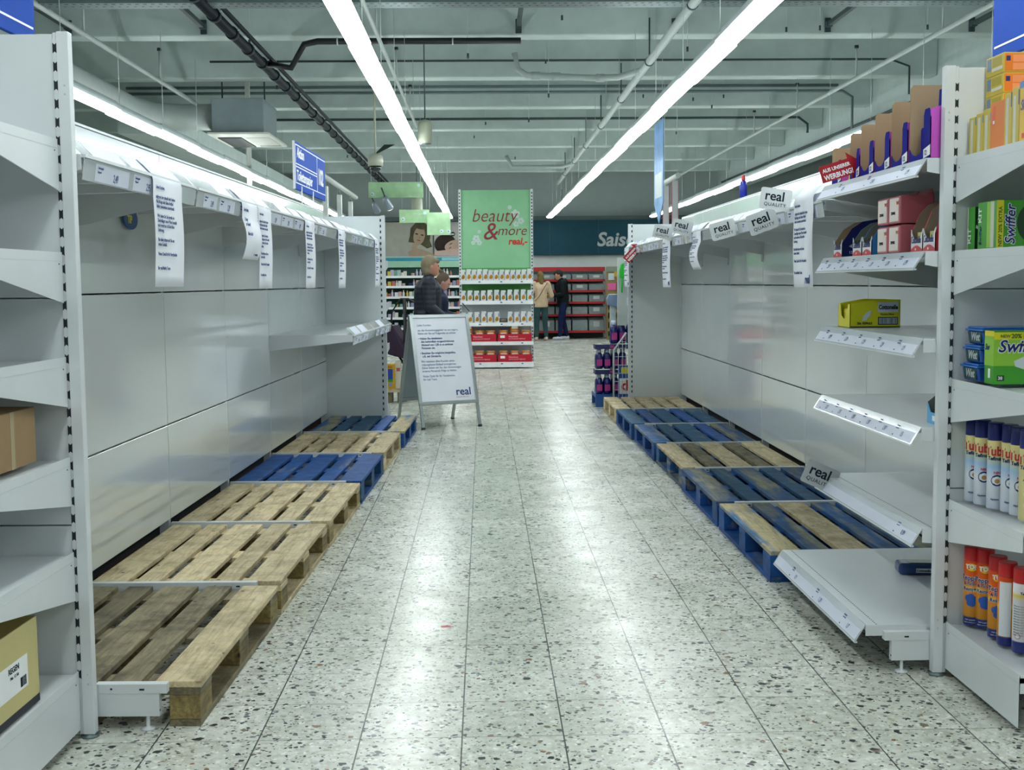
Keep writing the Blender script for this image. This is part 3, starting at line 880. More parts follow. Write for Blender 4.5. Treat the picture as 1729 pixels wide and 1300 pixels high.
text('TIP', .05, P('#e8e04a', .4), t, (.009, -.055, -.02), '+x', bold=.03)

# ---------------------------------------------------------------- blue aisle signs
SB = P('#0a44a4', .65, 0, .15, .05)
def aisle_sign(side, v0, v1, z0, z1, label, lines, num, d=-.03):
    s = SG[side]; t = thing('aisle_sign', label, 'sign', rowpos(side, d, v0, 0), ROT[side]); W = v1 - v0; H_ = z1 - z0
    mb = MB(); mb.box(*sorted((0, -s * .02)), 0, W, z0, z1, SB); mb.box(*sorted((0.0005, -s * .0205)), -.004, .0, z0, z1, WHT); mb.build('panel', t, bev=.002)
    def bar(a, b, c, d_):
        mb = MB(); mb.box(*sorted((s * .0002, s * .0022)), a, b, c, d_, WHT); mb.build('white_line', t)
    bar(.02, W - .02, z1 - .03, z1 - .022); bar(.02, W - .02, z0 + .05, z0 + .058)
    bar(.02, W * .7, z0 + H_ * .53, z0 + H_ * .53 + .008); bar(.02, W * .7, z0 + H_ * .47, z0 + H_ * .47 + .008)
    yn = W * .7 if s > 0 else W * .3
    bar(yn, yn + .01, z0 + .05, z1 - .022); bar(.018, .026, z0 + .05, z1 - .022)
    fc = '+x' if s > 0 else '-x'
    for body, sz, yy, zz in lines: text(body, sz, WHT, t, (s * .003, yy, zz), fc, bold=.02)
    if num: text(num, .2, WHT, t, (s * .003, W * .73, z0 + H_ * .33), fc, bold=.03, xs=.95)
    for yy in (W * .18, W * .55):
        mb = MB(); mb.box(*sorted((s * .004, -s * .004)), yy - .012, yy + .012, 2.056, z0 + .04, WHT); mb.build('post', t)
    return t
aisle_sign('L', 6.42, 7.95, 2.17, 2.565, 'blue aisle sign numbered 102 standing on the left shelving', [('Aktion', .12, .08, 2.44), ('Toilettenpapier', .12, .06, 2.25)], '102')
t = aisle_sign('L', .0, 1.085, 2.31, 2.9, 'blue aisle sign cut off at the top left corner of the view', [('Toilettenpapier', .105, .12, 2.40)], None)
t = aisle_sign('R', -.2, 1.01, 2.285, 2.68, 'blue aisle sign cut off at the top right corner of the view', [('Toilettenpapier', .105, .97, 2.50)], None)
t = thing('tube_frame', 'tall white tube frame behind the far left shelving, next to the 102 sign', 'frame', (0, 0, 0))
TW = P('#ccd2d0', .35)
mb = MB(); mb.tube([(-2.0, 15.2, 2.74), (-2.0, 19.2, 2.74)], .035, TW, 12); mb.build('top_rail', t)
for y in (15.5, 17.0, 18.4):
    mb = MB(); mb.box(-2.03, -1.97, y - .05, y + .05, 0, 2.62, TW); mb.tube([(-2.0, y, 2.6), (-2.0, y, 2.74)], .01, GALV, 6); mb.build('post', t)
t = thing('hanging_bar', 'short white bar hanging on wires above the right shelving', 'bar', (2.55, 15.7, 2.75))
mb = MB(); mb.tube([(0, 0, 0), (.0, 1.3, 0)], .035, TW, 12); mb.build('bar', t)
for y in (.1, 1.2):
    mb = MB(); mb.tube([(0, y, 0), (0, y, 2.4)], .004, STEEL2, 5); mb.build('wire', t)
for y, lb in ((15.95, 'red-edged white strip banner hanging nearest under the white bar'), (16.75, 'red-edged white strip banner hanging farther under the white bar')):
    t = thing('strip_banner', lb, 'banner', (2.55, y, 0))
    mb = MB(); mb.box(-.04, .04, 0, .012, 2.08, 2.70, P('#b9bdbf', .4)); mb.build('cloth', t)
    for x in (-.045, .04):
        mb = MB(); mb.box(x, x + .005, -.001, .013, 2.08, 2.70, P('#b0263a', .5)); mb.build('red_edge', t)
t = thing('pointed_banner', 'tall pale blue pointed banner hanging below the right lamp row', 'banner', (2.2, 14.7, 0))
BB = P('#6f97c4', .5, 0, .3, .25)
mb = MB(); mb.extrude([(0, 0, 3.35), (0, .75, 3.35), (0, .75, 2.35), (0, .35, 2.1), (0, 0, 2.35)], (.01, 0, 0), BB); mb.build('cloth', t)
mb = MB(); mb.box(-.002, .0, .08, .66, 2.42, 2.72, P('#aab4b8', .5)); mb.build('printed_panel', t)
mb = MB(); mb.tube([(.005, .1, 3.35), (.005, .1, 5.15)], .003, STEEL2, 5); mb.build('wire', t)

# ---------------------------------------------------------------- goods on the right end shelving
YEL = P('#c9b23a', .45, 0, .5, .06); ORA = P('#e07a12', .45, 0, .5, .06); CREAM = P('#cfcfc0', .5); LBLU = P('#2f7fc0', .4); NAVY = P('#16236b', .3, 0, .5, .05)
GRN = P('#3f9a2b', .4, 0, .5, .1); GRND = P('#14391f', .4); LGRN = P('#8fc63a', .4, 0, .5, .1); YB = P('#dcd21e', .4)
def prod(name, label, cat, x0, x1, y0, y1, z0, z1, m, group=None, bev=.0015):
    t = thing(name, label, cat, ((x0 + x1) / 2, (y0 + y1) / 2, z0), 0, group)
    a, b_ = (x1 - x0) / 2, (y1 - y0) / 2
    mb = MB(); mb.box(-a, a, -b_, b_, 0, z1 - z0, m); mb.build('carton', t, bev=bev)
    return t, a, b_, z1 - z0
def patch(t, face, a, b_, u0, u1, v0, v1, m, name='printed_panel', e=.0006):
    """flat print on a face: u along reading direction, v up"""
    mb = MB()
    if face == '-x': mb.box(-a - e, -a, b_ - u1, b_ - u0, v0, v1, m)
    else: mb.box(-a + u0, -a + u1, -b_ - e, -b_, v0, v1, m)
    return mb.build(name, t)
zs = 1.785
for k in range(5):
    z0 = zs + k * .0645
    t, a, b_, h_ = prod('duster_box', 'orange and yellow duster box, %s from the bottom of the top right stack' % ordn[k], 'box', 1.685, 2.12, 3.90, 4.035, z0, z0 + .0635, YEL)
    for u in (0, .105, .21, .315): patch(t, '-y', a, b_, u + .004, u + .10, .004, .06, ORA)
    for u in (0, .105, .21):
        patch(t, '-y', a, b_, u + .03, u + .092, .033, .055, P('#e8925a', .5), e=.001); patch(t, '-y', a, b_, u + .03, u + .092, .008, .029, P('#e8925a', .5), e=.001)
        patch(t, '-y', a, b_, u + .008, u + .022, .036, .052, NAVY, e=.001)
    patch(t, '-x', a, b_, .01, .04, .02, .058, P('#6f85a5', .5)); patch(t, '-x', a, b_, .045, .125, .014, .024, CREAM); patch(t, '-x', a, b_, .05, .12, .03, .056, P('#a89a2a', .5))
ys = 4.035; names = ['first', 'second', 'third']
for k in range(3):
    t, a, b_, h_ = prod('duster_box', 'narrow yellow duster box, %s from the upright, topmost right shelf' % ordn[k], 'box', 1.632, 1.80, ys - .056, ys, zs, zs + .128 + .006 * k, YEL)
    patch(t, '-x', a, b_, .014, .034, .008, .12, CREAM); patch(t, '-x', a, b_, .05, .0555, .1, .126, LBLU)
    ys -= .0575
t, a, b_, h_ = prod('duster_box', 'upright orange duster box between the narrow yellow ones', 'box', 1.630, 1.80, ys - .108, ys, zs, zs + .152, ORA)
patch(t, '-x', a, b_, .02, .036, .08, .14, P('#e8604a', .5)); patch(t, '-x', a, b_, .022, .034, .084, .094, WHT, e=.001); ys -= .11
for k in range(2):
    t, a, b_, h_ = prod('duster_box', 'narrow yellow duster box, %s in front of the orange box' % ordn[k], 'box', 1.628, 1.80, ys - .05, ys, zs, zs + .165 + .01 * k, YEL)
    patch(t, '-x', a, b_, .012, .03, .008, .15, CREAM); patch(t, '-x', a, b_, .044, .0495, .12, .165, NAVY); ys -= .0515
t, a, b_, h_ = prod('duster_box', 'yellow duster box with a blue top band at the right edge', 'box', 1.628, 1.84, ys - .10, ys - .002, zs, zs + .185, P('#e5b81c', .4))
patch(t, '-x', a, b_, .0, .098, .165, .185, LBLU); patch(t, '-x', a, b_, .02, .07, .015, .03, P('#e8502a', .5))
text('Swiffer', .042, NAVY, t, (-a - .0012, b_ - .008, .10), '-x', bold=.03, shear=.25, xs=.8)
patch(t, '-y', a, b_, .0, .21, .165, .185, LBLU); text('Swiffer', .06, NAVY, t, (-a + .01, -b_ - .0012, .10), '-y', bold=.03, shear=.25)
# green kits
zs = 1.475
t, a, b_, h_ = prod('mop_kit_box', 'darker green mop kit box next to the upright', 'box', 1.635, 1.86, 3.975, 4.035, zs, zs + .143, GRN)
patch(t, '-x', a, b_, .0, .006, .0, .143, CREAM); text('KIT', .035, WHT, t, (-a - .0012, b_ - .03, .02), '-x', bold=.02, rot=PI / 2)
patch(t, '-y', a, b_, 0, .22, .0, .143, GRND); text('Swiffer', .06, WHT, t, (-a + .0, -b_ - .0012, .07), '-y', bold=.02, shear=.25, rot=PI / 2 * .0)
t, a, b_, h_ = prod('mop_kit_box', 'bright green mop kit box with a yellow stripe at the right edge', 'box', 1.628, 1.93, 3.79, 3.935, zs, zs + .152, GRN)
patch(t, '-x', a, b_, .072, .1, .004, .15, LGRN); patch(t, '-x', a, b_, .1, .125, .004, .15, CREAM)
text('KIT', .032, WHT, t, (-a - .0012, b_ - .03, .085), '-x', bold=.02, rot=PI / 2); text('Swiffer', .022, NAVY, t, (-a - .0012, b_ - .03, .015), '-x', bold=.02, rot=PI / 2)
patch(t, '-y', a, b_, .0, .022, .0, .152, YB, 'yellow_stripe'); text('NEW 20% EXTRA', .0165, P('#2e6a1a'), t, (-a + .017, -b_ - .0012, .006), '-y', bold=.02, rot=PI / 2)
mb = MB(); mb.extrude([(-a + .115 + .05 * math.cos(q), -b_ - .0006, .08 + .062 * math.sin(q)) for q in [2 * PI * i / 28 for i in range(28)]], (0, .0005, 0), GRND); mb.build('dark_disc', t)
text('Swiffer', .045, P('#e9eef8'), t, (-a + .058, -b_ - .0014, .012), '-y', bold=.055, shear=.2, rot=PI / 2); text('Swiffer', .045, NAVY, t, (-a + .058, -b_ - .0022, .012), '-y', bold=.015, shear=.2, rot=PI / 2)
text('KIT', .05, P('#c8d8c8'), t, (-a + .135, -b_ - .0016, .03), '-y', bold=.02, rot=PI / 2)
# blue tubs
zs = 1.04
TUB = P('#1d4fa8', .25, 0, .6, .1); TUBL = P('#2a6fc4', .2, 0, .7, .08)
for k in range(3):
    x0 = (1.625, 1.632, 1.64)[k]
    t = thing('wipe_tub', 'lidded blue wipe tub, %s' % ('bottom of the stack of three beside the upright', 'middle of the stack of three beside the upright', 'top of the stack of three beside the upright')[k], 'tub', (x0, 3.9, zs + k * .0605))
    mb = MB(); mb.extrude([(.006, .0, 0), (.20, .0, 0), (.21, .0, .045), (0, .0, .045)], (0, .13, 0), TUB); mb.build('tub_body', t, bev=.006)
    mb = MB(); mb.box(-.006, .215, -.006, .135, .045, .052, TUBL); mb.box(.0, .205, .0, .128, .052, .059, TUBL); mb.build('lid', t, bev=.003)
    mb = MB(); mb.box(-.0005, .003, .015, .11, .008, .042, P('#1b4a3a', .4)); mb.build('label_panel', t)
    text('Wet', .038, P('#c9d0d8'), t, (-.0015, .095, .014), '-x', bold=.02, shear=.2)
t, a, b_, h_ = prod('floor_cloth_box', 'large green floor cloth box with a yellow top band, right edge', 'box', 1.632, 1.90, 3.795, 3.865, zs, zs + .172, GRN)
patch(t, '-x', a, b_, .0, .07, .06, .155, LGRN); patch(t, '-x', a, b_, .0, .07, .155, .172, YB); text('Sw', .028, NAVY, t, (-a - .0014, b_ - .005, .11), '-x', bold=.03, shear=.2); patch(t, '-x', a, b_, .03, .045, .02, .05, WHT)
patch(t, '-y', a, b_, .0, .26, .06, .145, LGRN); patch(t, '-y', a, b_, .0, .26, .145, .168, YB, 'yellow_band')
text('NEW', .014, P('#2e6a1a'), t, (-a + .02, -b_ - .0012, .151), '-y', bold=.02); text('20% EXTRA', .02, P('#2e6a1a'), t, (-a + .055, -b_ - .0012, .149), '-y', bold=.03)
text('Swiffer', .055, WHT, t, (-a + .012, -b_ - .0014, .105), '-y', bold=.06, shear=.25); text('Swiffer', .055, NAVY, t, (-a + .012, -b_ - .0024, .105), '-y', bold=.015, shear=.25)
mb = MB(); mb.extrude([(-a + .065, -b_ - .0016, .075), (-a + .12, -b_ - .0016, .10), (-a + .2, -b_ - .0016, .08), (-a + .2, -b_ - .0016, .045), (-a + .11, -b_ - .0016, .045), (-a + .07, -b_ - .0016, .058)], (0, .001, 0), P('#cfd8dc', .5)); mb.build('pad_picture', t)
mb = MB(); mb.box(-a + .012, -a + .035, -b_ - .001, -b_, .012, .03, GRND); mb.build('count_badge', t); text('38', .015, WHT, t, (-a + .014, -b_ - .0016, .016), '-y', bold=.02)
# spray cans
REDC = P('#c3161c', .3, 0, .6, .04)
def grad_mat(name, stops):
    m, nt, b = nmat(name)
    tc = node(nt, 'ShaderNodeTexCoord'); sp = node(nt, 'ShaderNodeSeparateXYZ'); nt.links.new(tc.outputs['Object'], sp.inputs[0])
    mr = node(nt, 'ShaderNodeMapRange'); mr.inputs['From Max'].default_value = .28; nt.links.new(sp.outputs[2], mr.inputs['Value'])
    c = ramp(nt, mr.outputs[0], [(p, lin(h_)) for p, h_ in stops]); nt.links.new(c, b.inputs['Base Color']); b.inputs['Roughness'].default_value = .28
    return m
TUBAM = grad_mat('starch_can_print', [(0, '#c5cdda'), (.35, '#d5dae4'), (.5, '#9fbfe0'), (.62, '#c9c890'), (.8, '#ddcf8e')])
TOPM = grad_mat('carpet_can_print', [(.1, '#20307c'), (.115, '#c98a1e'), (.42, '#d8861a'), (.46, '#e8c02c'), (.52, '#e46a14'), (.8, '#d9480f')])
TOPB = grad_mat('carpet_can_back_print', [(.13, '#20307c'), (.14, '#d8d8dc'), (.6, '#d0d2d8'), (.66, '#d8c42c'), (.7, '#e2e2e6')])
def can(label, x, y, z, kind, rot):
    t = thing('spray_can', label, 'spray can', (x, y, z), rot)
    if kind == 'starch':
        r = .0262
        mb = MB(); mb.lathe([(r * .95, 0), (r, .004), (r, .225), (r * .96, .228)], TUBAM); mb.build('can_body', t)
        mb = MB(); mb.lathe([(r * .99, .226), (r, .23), (r * .97, .28), (r * .9, .284)], NAVY); mb.build('cap', t)
        text('Tuba', .046, P('#c22038'), t, (-.042, -r, .165), '-y', bold=.035, wrap=None)
        return t
    r = .0295
    mb = MB(); mb.lathe([(r * .95, 0), (r, .004), (r, .222), (r * .96, .226)], TOPM if kind == 'carpet' else TOPB); mb.build('can_body', t)
    mb = MB(); mb.lathe([(r * .99, .224), (r, .228), (r * .98, .268), (r * .92, .272)], REDC); mb.build('cap', t)
    return t
def wtext(t, body, size, m, r, z, bold=.03, shear=0, xs=1, a0=0):
    """text bent round a can, centred on the angle a0 around its vertical axis"""
    o = text(body, size, m, t, (0, 0, 0), None, align='CENTER', bold=bold, shear=shear, xs=xs, M=Matrix())
    for v in o.data.vertices:
        a = v.co.x / r + a0; rr = r + .0007 + v.co.z; yy = v.co.y
        v.co = (math.sin(a) * rr, -math.cos(a) * rr, z + yy)
    return o
def disc(t, r, z, rad, m, a0=0, name='printed_badge', e=.0005, rx=None):
    mb = MB(); c = None; ring = []
    for k in range(20):
        q = 2 * PI * k / 20; a = (rx or rad) * math.cos(q) / r + a0
        ring.append(mb.bm.verts.new((math.sin(a) * (r + e), -math.cos(a) * (r + e), z + rad * math.sin(q))))
    c = mb.bm.verts.new((math.sin(a0) * (r + e), -math.cos(a0) * (r + e), z)); i = mb.mi(m)
    for k in range(20): f = mb.bm.faces.new((c, ring[k], ring[(k + 1) % 20])); f.material_index = i
    return mb.build(name, t)
SPOT = [(1.662, 4.008), (1.668, 3.946), (1.680, 3.872), (1.702, 3.815), (1.705, 3.755), (1.695, 3.668)]
for k, (x, y) in enumerate(SPOT):
    face = -R_(24)
    t = thing('spray_can', 'cream and blue starch spray can, navy cap, %s from the upright' % ordn[k], 'spray can', (x, y, .625), face)
    r = .0262
    mb = MB(); mb.lathe([(r * .95, 0), (r, .004), (r, .225), (r * .96, .228)], TUBAM if k < 5 else P('#cfc48c', .35)); mb.build('can_body', t)
    mb = MB(); mb.lathe([(r * .99, .226), (r, .23), (r * .97, .28), (r * .9, .284)], NAVY); mb.build('cap', t)
    wtext(t, 'Tuba', .042, P('#c22038'), r, .178, .03, xs=.85); wtext(t, 'Tefinsal', .017, NAVY, r, .162, .03)
    if k < 5:
        disc(t, r, .095, .019, NAVY, .25); disc(t, r, .095, .0135, WHT, .25, e=.0009); disc(t, r, .093, .008, P('#b58a5a'), .25, e=.0013)
        wtext(t, 'NEU', .011, P('#c22038'), r, .117, .03, a0=.25); wtext(t, 'Hygiene', .008, NAVY, r, .03, .02)
    else:
        for zz in (.05, .085): disc(t, r, zz, .014, WHT, .1); disc(t, r, zz, .006, SLOT, .1, e=.001)
        wtext(t, 'Achtung', .009, INKD, r, .125, .0)
SPOT = [(1.672, 4.010), (1.700, 3.975), (1.693, 3.86), (1.688, 3.775), (1.702, 3.695), (1.692, 3.56)]
LB = ['orange carpet cleaner can closest to the upright', 'orange carpet cleaner can, second from the upright, blue sponge in full view', 'orange carpet cleaner can, third from the upright', 'carpet cleaner can turned half round, its white barcode strip showing', 'carpet cleaner can turned back to front, white text label showing', 'orange carpet cleaner can cut off at the right edge of the view']
for k, (x, y) in enumerate(SPOT):
    r = .0295; a0 = (-.15, .0, .1, 0, 0, .35)[k]
    t = thing('spray_can', LB[k], 'spray can', (x, y, .195), -R_(24))
    back = k == 4
    mb = MB(); mb.lathe([(r * .95, 0), (r, .004), (r, .222), (r * .96, .226)], TOPB if back else TOPM, n=32); mb.build('can_body', t)
    mb = MB(); mb.lathe([(r * .99, .224), (r, .228), (r * .98, .268), (r * .92, .272)], REDC); mb.build('cap', t)
    if k == 3:
        mb = MB()
        for q in range(6):
            a = -.9 + q * .22
            mb.poly([(math.sin(a) * (r + .0006), -math.cos(a) * (r + .0006), .032), (math.sin(a + .22) * (r + .0006), -math.cos(a + .22) * (r + .0006), .032), (math.sin(a + .22) * (r + .0006), -math.cos(a + .22) * (r + .0006), .21), (math.sin(a) * (r + .0006), -math.cos(a) * (r + .0006), .21)], P('#dfe1e6', .35))
        mb.build('white_label', t)
    elif back:
        for q in range(12): wtext(t, 'Hinweise zum Gebrauch', .0058, P('#7b8290'), r, .15 - q * .0085, 0)
        disc(t, r, .055, .009, P('#b86a70'), -.45); disc(t, r, .055, .007, WHT, -.45, e=.0009); wtext(t, 'Teppich', .011, INKD, r, .19, .02, a0=.35)
    else:
        disc(t, r, .203, .013, YB, a0, rx=.019); wtext(t, 'TOP', .02, WHT, r, .198, .05, a0=a0)
        for s_, m_, bb in ((0, WHT, .07), (.0007, P('#152a6c'), .02)):
            rr = r + s_
            wtext(t, 'Teppich', .0235, m_, rr, .158, bb, a0=a0); wtext(t, '& Polster-', .014, m_, rr, .142, bb, a0=a0 + .1); wtext(t, 'Reiniger', .018, m_, rr, .122, bb, a0=a0 + .05)
        for (q, zz) in ((-.32, .095), (.0, .1), (.32, .092), (-.1, .08), (.15, .078)): disc(t, r, zz, .012, P('#1e57b8'), a0 + q, e=.0006 + .0002 * zz)
        wtext(t, 'TOP CLEANER', .006, WHT, r, .018, .0, a0=a0); wtext(t, 'Teppich- und Polsterreiniger', .004, WHT, r, .01, .0, a0=a0)

# ---------------------------------------------------------------- goods in the first right bay
KRAFT = P('#a08a6c', .8, 0, .2, .08); PINK = P('#c35ac0', .7, 0, .15); BLUD = P('#10158c', .7, 0, .15, .1); RDB = P('#c0202c', .4)
def open_carton(label, y, w_, d, hh, z, print_m, side_m, lip, x0=1.525, pack=None, front_txt=None, base_m=None, inner=KRAFT, group=None, hlip=.045):
    """display carton with a cut-away front facing the aisle; y = its camera-side edge, w_ = width along the shelf"""
    t = thing('display_carton', label, 'carton', (x0, y, z), 0, group)
    def sidep(yy, m1, m2):
        mb = MB(); pts = [(0, 0), (d, 0), (d, hh), (d * .45, hh), (d * .25, hh * .93), (d * .12, hh * .75), (0, hlip * 1.15)]
        mb.extrude([(a, yy, b) for a, b in pts], (0, .003, 0), m1, m2); return mb.build('side_panel', t)
    sidep(0, side_m, side_m); sidep(w_ - .003, inner, side_m)
    n = 8
    pts = [(0, 0), (w_, 0), (w_, hlip * 1.5)] + [(w_ * (1 - (q + 1) / (n + 1)), hlip * 1.5 - hlip * .75 * math.sin(PI * (q + 1) / (n + 1)) ** .7) for q in range(n)] + [(0, hlip * 1.5)]
    mb = MB(); mb.extrude([(0, a, b) for a, b in pts], (.003, 0, 0), lip); mb.build('front_lip', t)
    mb = MB(); mb.box(d - .003, d, 0, w_, 0, hh, inner); mb.build('back_panel', t)
    mb = MB(); mb.box(0, d, 0, w_, 0, .002, inner); mb.build('bottom_panel', t)
    if base_m:
        mb = MB(); n2 = 10
        pp = [(0, 0), (w_, 0), (w_, .008)] + [(w_ * (1 - (q + 1) / (n2 + 1)), .008 + .016 * math.sin(PI * (q + 1) / (n2 + 1))) for q in range(n2)] + [(0, .008)]
        mb.extrude([(-.0008, a, b) for a, b in pp], (.0006, 0, 0), base_m); mb.build('red_wave', t)
        text('8+', .012, WHT, t, (-.001, w_ * .6, .006), '-x', bold=.03)
    if front_txt: text(front_txt, .036, NAVY, t, (-.001, w_ - .008, .032), '-x', bold=.008, xs=(w_ - .012) / (len(front_txt) * .0175))
    if pack:
        mb = MB(); mb.box(.02, d * .6, .012, w_ - .012, .004, hlip * 1.3, pack); mb.ball((.05, w_ / 2, hlip * 1.3), .03, pack, 12, (1, 1.2, .6)); mb.build('wipe_packs', t)
    return t
# top shelf: tall brown cartons of nappy wipes with a U-shaped opening towards the aisle
zs = 1.79
def tall_carton(label, y, w_, d, hh, full):
    t = thing('display_carton', label, 'carton', (1.522, y, zs))
    def fp(m_, x, e, top):
        arc = [(w_ * (.66 + .34 * math.cos(q)), .055 - .035 * math.sin(q)) for q in [PI * i / 8 for i in range(9)]]
        pts = [(0, 0), (w_, 0)] + arc + [(w_ * .32, top - .02), (w_ * .26, top), (w_ * .08, top), (0, top - .03)]
        mb = MB(); mb.extrude([(x, p, q) for p, q in pts], (e, 0, 0), m_); return mb.build('front_panel', t)
    fp(BLUD, 0, .003, hh * .62)
    mb = MB(); mb.extrude([(0, 0, 0), (d, 0, 0), (d, 0, hh), (d * .5, 0, hh), (d * .12, 0, hh * .66), (0, 0, hh * .6)], (0, .003, 0), PINK); mb.build('side_panel', t)
    mb = MB(); mb.extrude([(0, w_ - .003, 0), (d, w_ - .003, 0), (d, w_ - .003, hh), (.01, w_ - .003, hh), (0, w_ - .003, hh * .95)], (0, .003, 0), KRAFT); mb.build('side_panel', t)
    mb = MB(); mb.box(d - .003, d, 0, w_, 0, hh, KRAFT); mb.box(.003, d, 0, w_, 0, .002, KRAFT); mb.build('back_panel', t)
    mb = MB(); mb.extrude([(-.0012, 0, .012), (-.0012, w_ * .3, .004), (-.0012, w_ * .3, .034), (-.0012, 0, .046)], (.001, 0, 0), WHT); mb.build('white_label', t)
    text('12', .024, NAVY, t, (-.0018, w_ * .26, .014), '-x', bold=.02)
    if full:
        mb = MB(); mb.box(.03, d * .8, .02, w_ - .02, .004, hh * .45, BLUD); mb.build('wipe_packs', t, bev=.01)
for k, (y, w_, hh, pk) in enumerate([(4.09, .20, .295, 1), (4.31, .17, .262, 0), (4.50, .17, .245, 0), (4.685, .16, .225, 0), (4.86, .125, .205, 0), (5.11, .13, .17, 0)]):
    tall_carton('tall brown display carton, %s from the near end of the top shelf' % ordn[k], y, w_, .4, hh * .93, pk)
t = thing('wipe_bag', 'dark blue wipe bag with a red label leaning in the nearest tall carton', 'bag', (1.575, 4.15, zs))
mb = MB(); mb.extrude([(-.01, -.02, .0), (.10, -.02, .0), (.11, -.02, .2), (.06, -.02, .235), (.05, -.02, .21), (.0, -.02, .24)], (0, .03, 0), BLUD); mb.build('bag', t, bev=.004)
mb = MB(); mb.extrude([(-.005, -.022, .05), (.03, -.022, .06), (.04, -.022, .19), (.01, -.022, .18)], (0, .001, 0), P('#d0d4dc', .4)); mb.build('label_panel', t)
mb = MB(); mb.extrude([(.002, -.023, .08), (.02, -.023, .085), (.028, -.023, .17), (.012, -.023, .165)], (0, .001, 0), RDB); mb.build('red_print', t)
t = thing('display_carton', 'bright yellow display carton behind the large red arrow', 'carton', (1.535, 5.0, zs))
mb = MB(); mb.extrude([(0, 0, 0), (.12, 0, 0), (.14, 0, .19), (.03, 0, .19)], (0, .05, 0), P('#d8d414', .45)); mb.build('side_panel', t)
mb = MB(); mb.box(.035, .13, -.001, .051, .15, .165, P('#4a9a3a')); mb.build('green_band', t)
# second shelf
zs = 1.476
CW = P('#d5d8dc', .45)
YP = P('#cfc88a', .4)
t = open_carton('red wipe display carton with white front, nearer of the pair on the second shelf', 4.10, .115, .25, .19, zs, RDB, RDB, CW, pack=YP, front_txt='Cottonelle', base_m=RDB, inner=P('#8c7e70', .7), hlip=.055, x0=1.55)
t = open_carton('red wipe display carton with white front, farther of the pair on the second shelf', 4.22, .115, .25, .185, zs, RDB, RDB, CW, pack=YP, front_txt='Cottonelle', base_m=RDB, inner=P('#8c7e70', .7), hlip=.055, x0=1.55)
t = open_carton('light blue wipe display carton, nearer one, beside the pink bags', 4.70, .115, .3, .15, zs, LBLU, LBLU, CW, front_txt='Cottonelle', base_m=RDB, inner=P('#6d7066', .7), pack=DARK, hlip=.05)
t = open_carton('light blue wipe display carton, farther one next to the navy carton', 4.825, .115, .3, .145, zs, LBLU, LBLU, CW, front_txt='Cottonelle', base_m=RDB, inner=P('#6d7066', .7), pack=DARK, hlip=.05)
t = open_carton('navy wipe display carton with a pale leaf at the far end of the second shelf', 5.09, .12, .35, .16, zs, NAVY, P('#10195a', .4, 0, .5, .1), CW, pack=P('#3a3826'), front_txt='Cottonelle', base_m=RDB, hlip=.05)
mb = MB(); mb.extrude([(.03, -.001, .045), (.06, -.001, .065), (.10, -.001, .07), (.12, -.001, .06), (.09, -.001, .04), (.05, -.001, .035)], (0, .001, 0), P('#9fb2c4', .5)); mb.build('leaf_picture', t)
text('12x', .016, P('#b8c4e0'), t, (.03, -.0015, .014), '-y', bold=.02)
PK = P('#b5606a', .3, 0, .6, .12); PKP = P('#d9cfc6', .4)
for k, (y, z0, lb) in enumerate(((4.40, 0, 'bottom nearer'), (4.40, .108, 'top nearer'), (4.53, 0, 'bottom farther'), (4.53, .108, 'top farther'))):
    t = thing('wipe_bag', 'pink bag of wipes, %s one of the four on the second shelf' % lb, 'bag', (1.53, y, zs + z0))
    mb = MB(); mb.extrude([(0, 0, .002), (.13, 0, 0), (.13, 0, .10), (.12, 0, .106 if z0 == 0 else .13), (.10, 0, .104), (.02, 0, .106), (0, 0, .1)], (0, .12, 0), PK); mb.build('bag', t, bev=.006)
    mb = MB(); mb.box(-.001, .001, .012, .108, .01, .095, PKP); mb.build('label_panel', t)
    text('zewa', .022, INKD, t, (-.0015, .09, .035), '-x', bold=.02); text('WC', .018, P('#c05a30'), t, (-.0015, .035, .07), '-x', bold=.03)
# third shelf: the yellow carton
zs = 1.176
YC = P('#c4c414', .45, 0, .5, .08)
t = thing('display_carton', 'yellow wipe carton with a barcode standing alone on the third shelf', 'carton', (1.555, 5.06, zs))
mb = MB(); mb.extrude([(0, 0, 0), (.215, 0, 0), (.215, 0, .118), (.11, 0, .12), (.02, 0, .105), (0, 0, .1)], (0, .003, 0), YC); mb.build('side_panel', t)
mb = MB(); mb.extrude([(0, .165, 0), (.215, .165, 0), (.215, .165, .118), (.11, .165, .12), (.02, .165, .105), (0, .165, .1)], (0, .003, 0), YC); mb.build('side_panel', t)
mb = MB(); mb.extrude([(0, 0, 0), (0, .168, 0), (0, .168, .1), (0, .14, .1), (0, .125, .05), (0, .085, .035), (0, .045, .05), (0, .03, .1), (0, 0, .1)], (.003, 0, 0), P('#cfc82c', .45)); mb.build('front_lip', t)
mb = MB(); mb.box(.212, .215, 0, .168, 0, .118, YC); mb.box(0, .215, 0, .168, 0, .002, YC); mb.build('back_panel', t)
mb = MB(); mb.box(.015, .16, .02, .15, .003, .08, P('#d8c850', .3)); mb.build('wipe_packs', t, bev=.01)
mb = MB(); mb.box(.09 + .03, .205, -.001, 0, .065, .108, P('#b8c4d4', .4)); mb.build('white_panel', t)
text('Cottonelle', .026, P('#101c34'), t, (.122, -.0016, .078), '-y', bold=.035, xs=.72); text('Feuchte Pflege', .010, INKD, t, (.13, -.0016, .053), '-y', bold=.02)
mb = MB(); mb.box(.12, .205, -.001, 0, .012, .045, SLOT); mb.build('barcode_frame', t)
mb = MB(); mb.box(.124, .201, -.0018, -.001, .016, .041, P('#aab8c8', .5))
for q in range(16):
    x = .127 + q * .0045; mb.box(x, x + random.choice((.001, .002, .003)), -.0024, -.0018, .017, .040, P('#2a3a5a'))
mb.build('barcode', t)
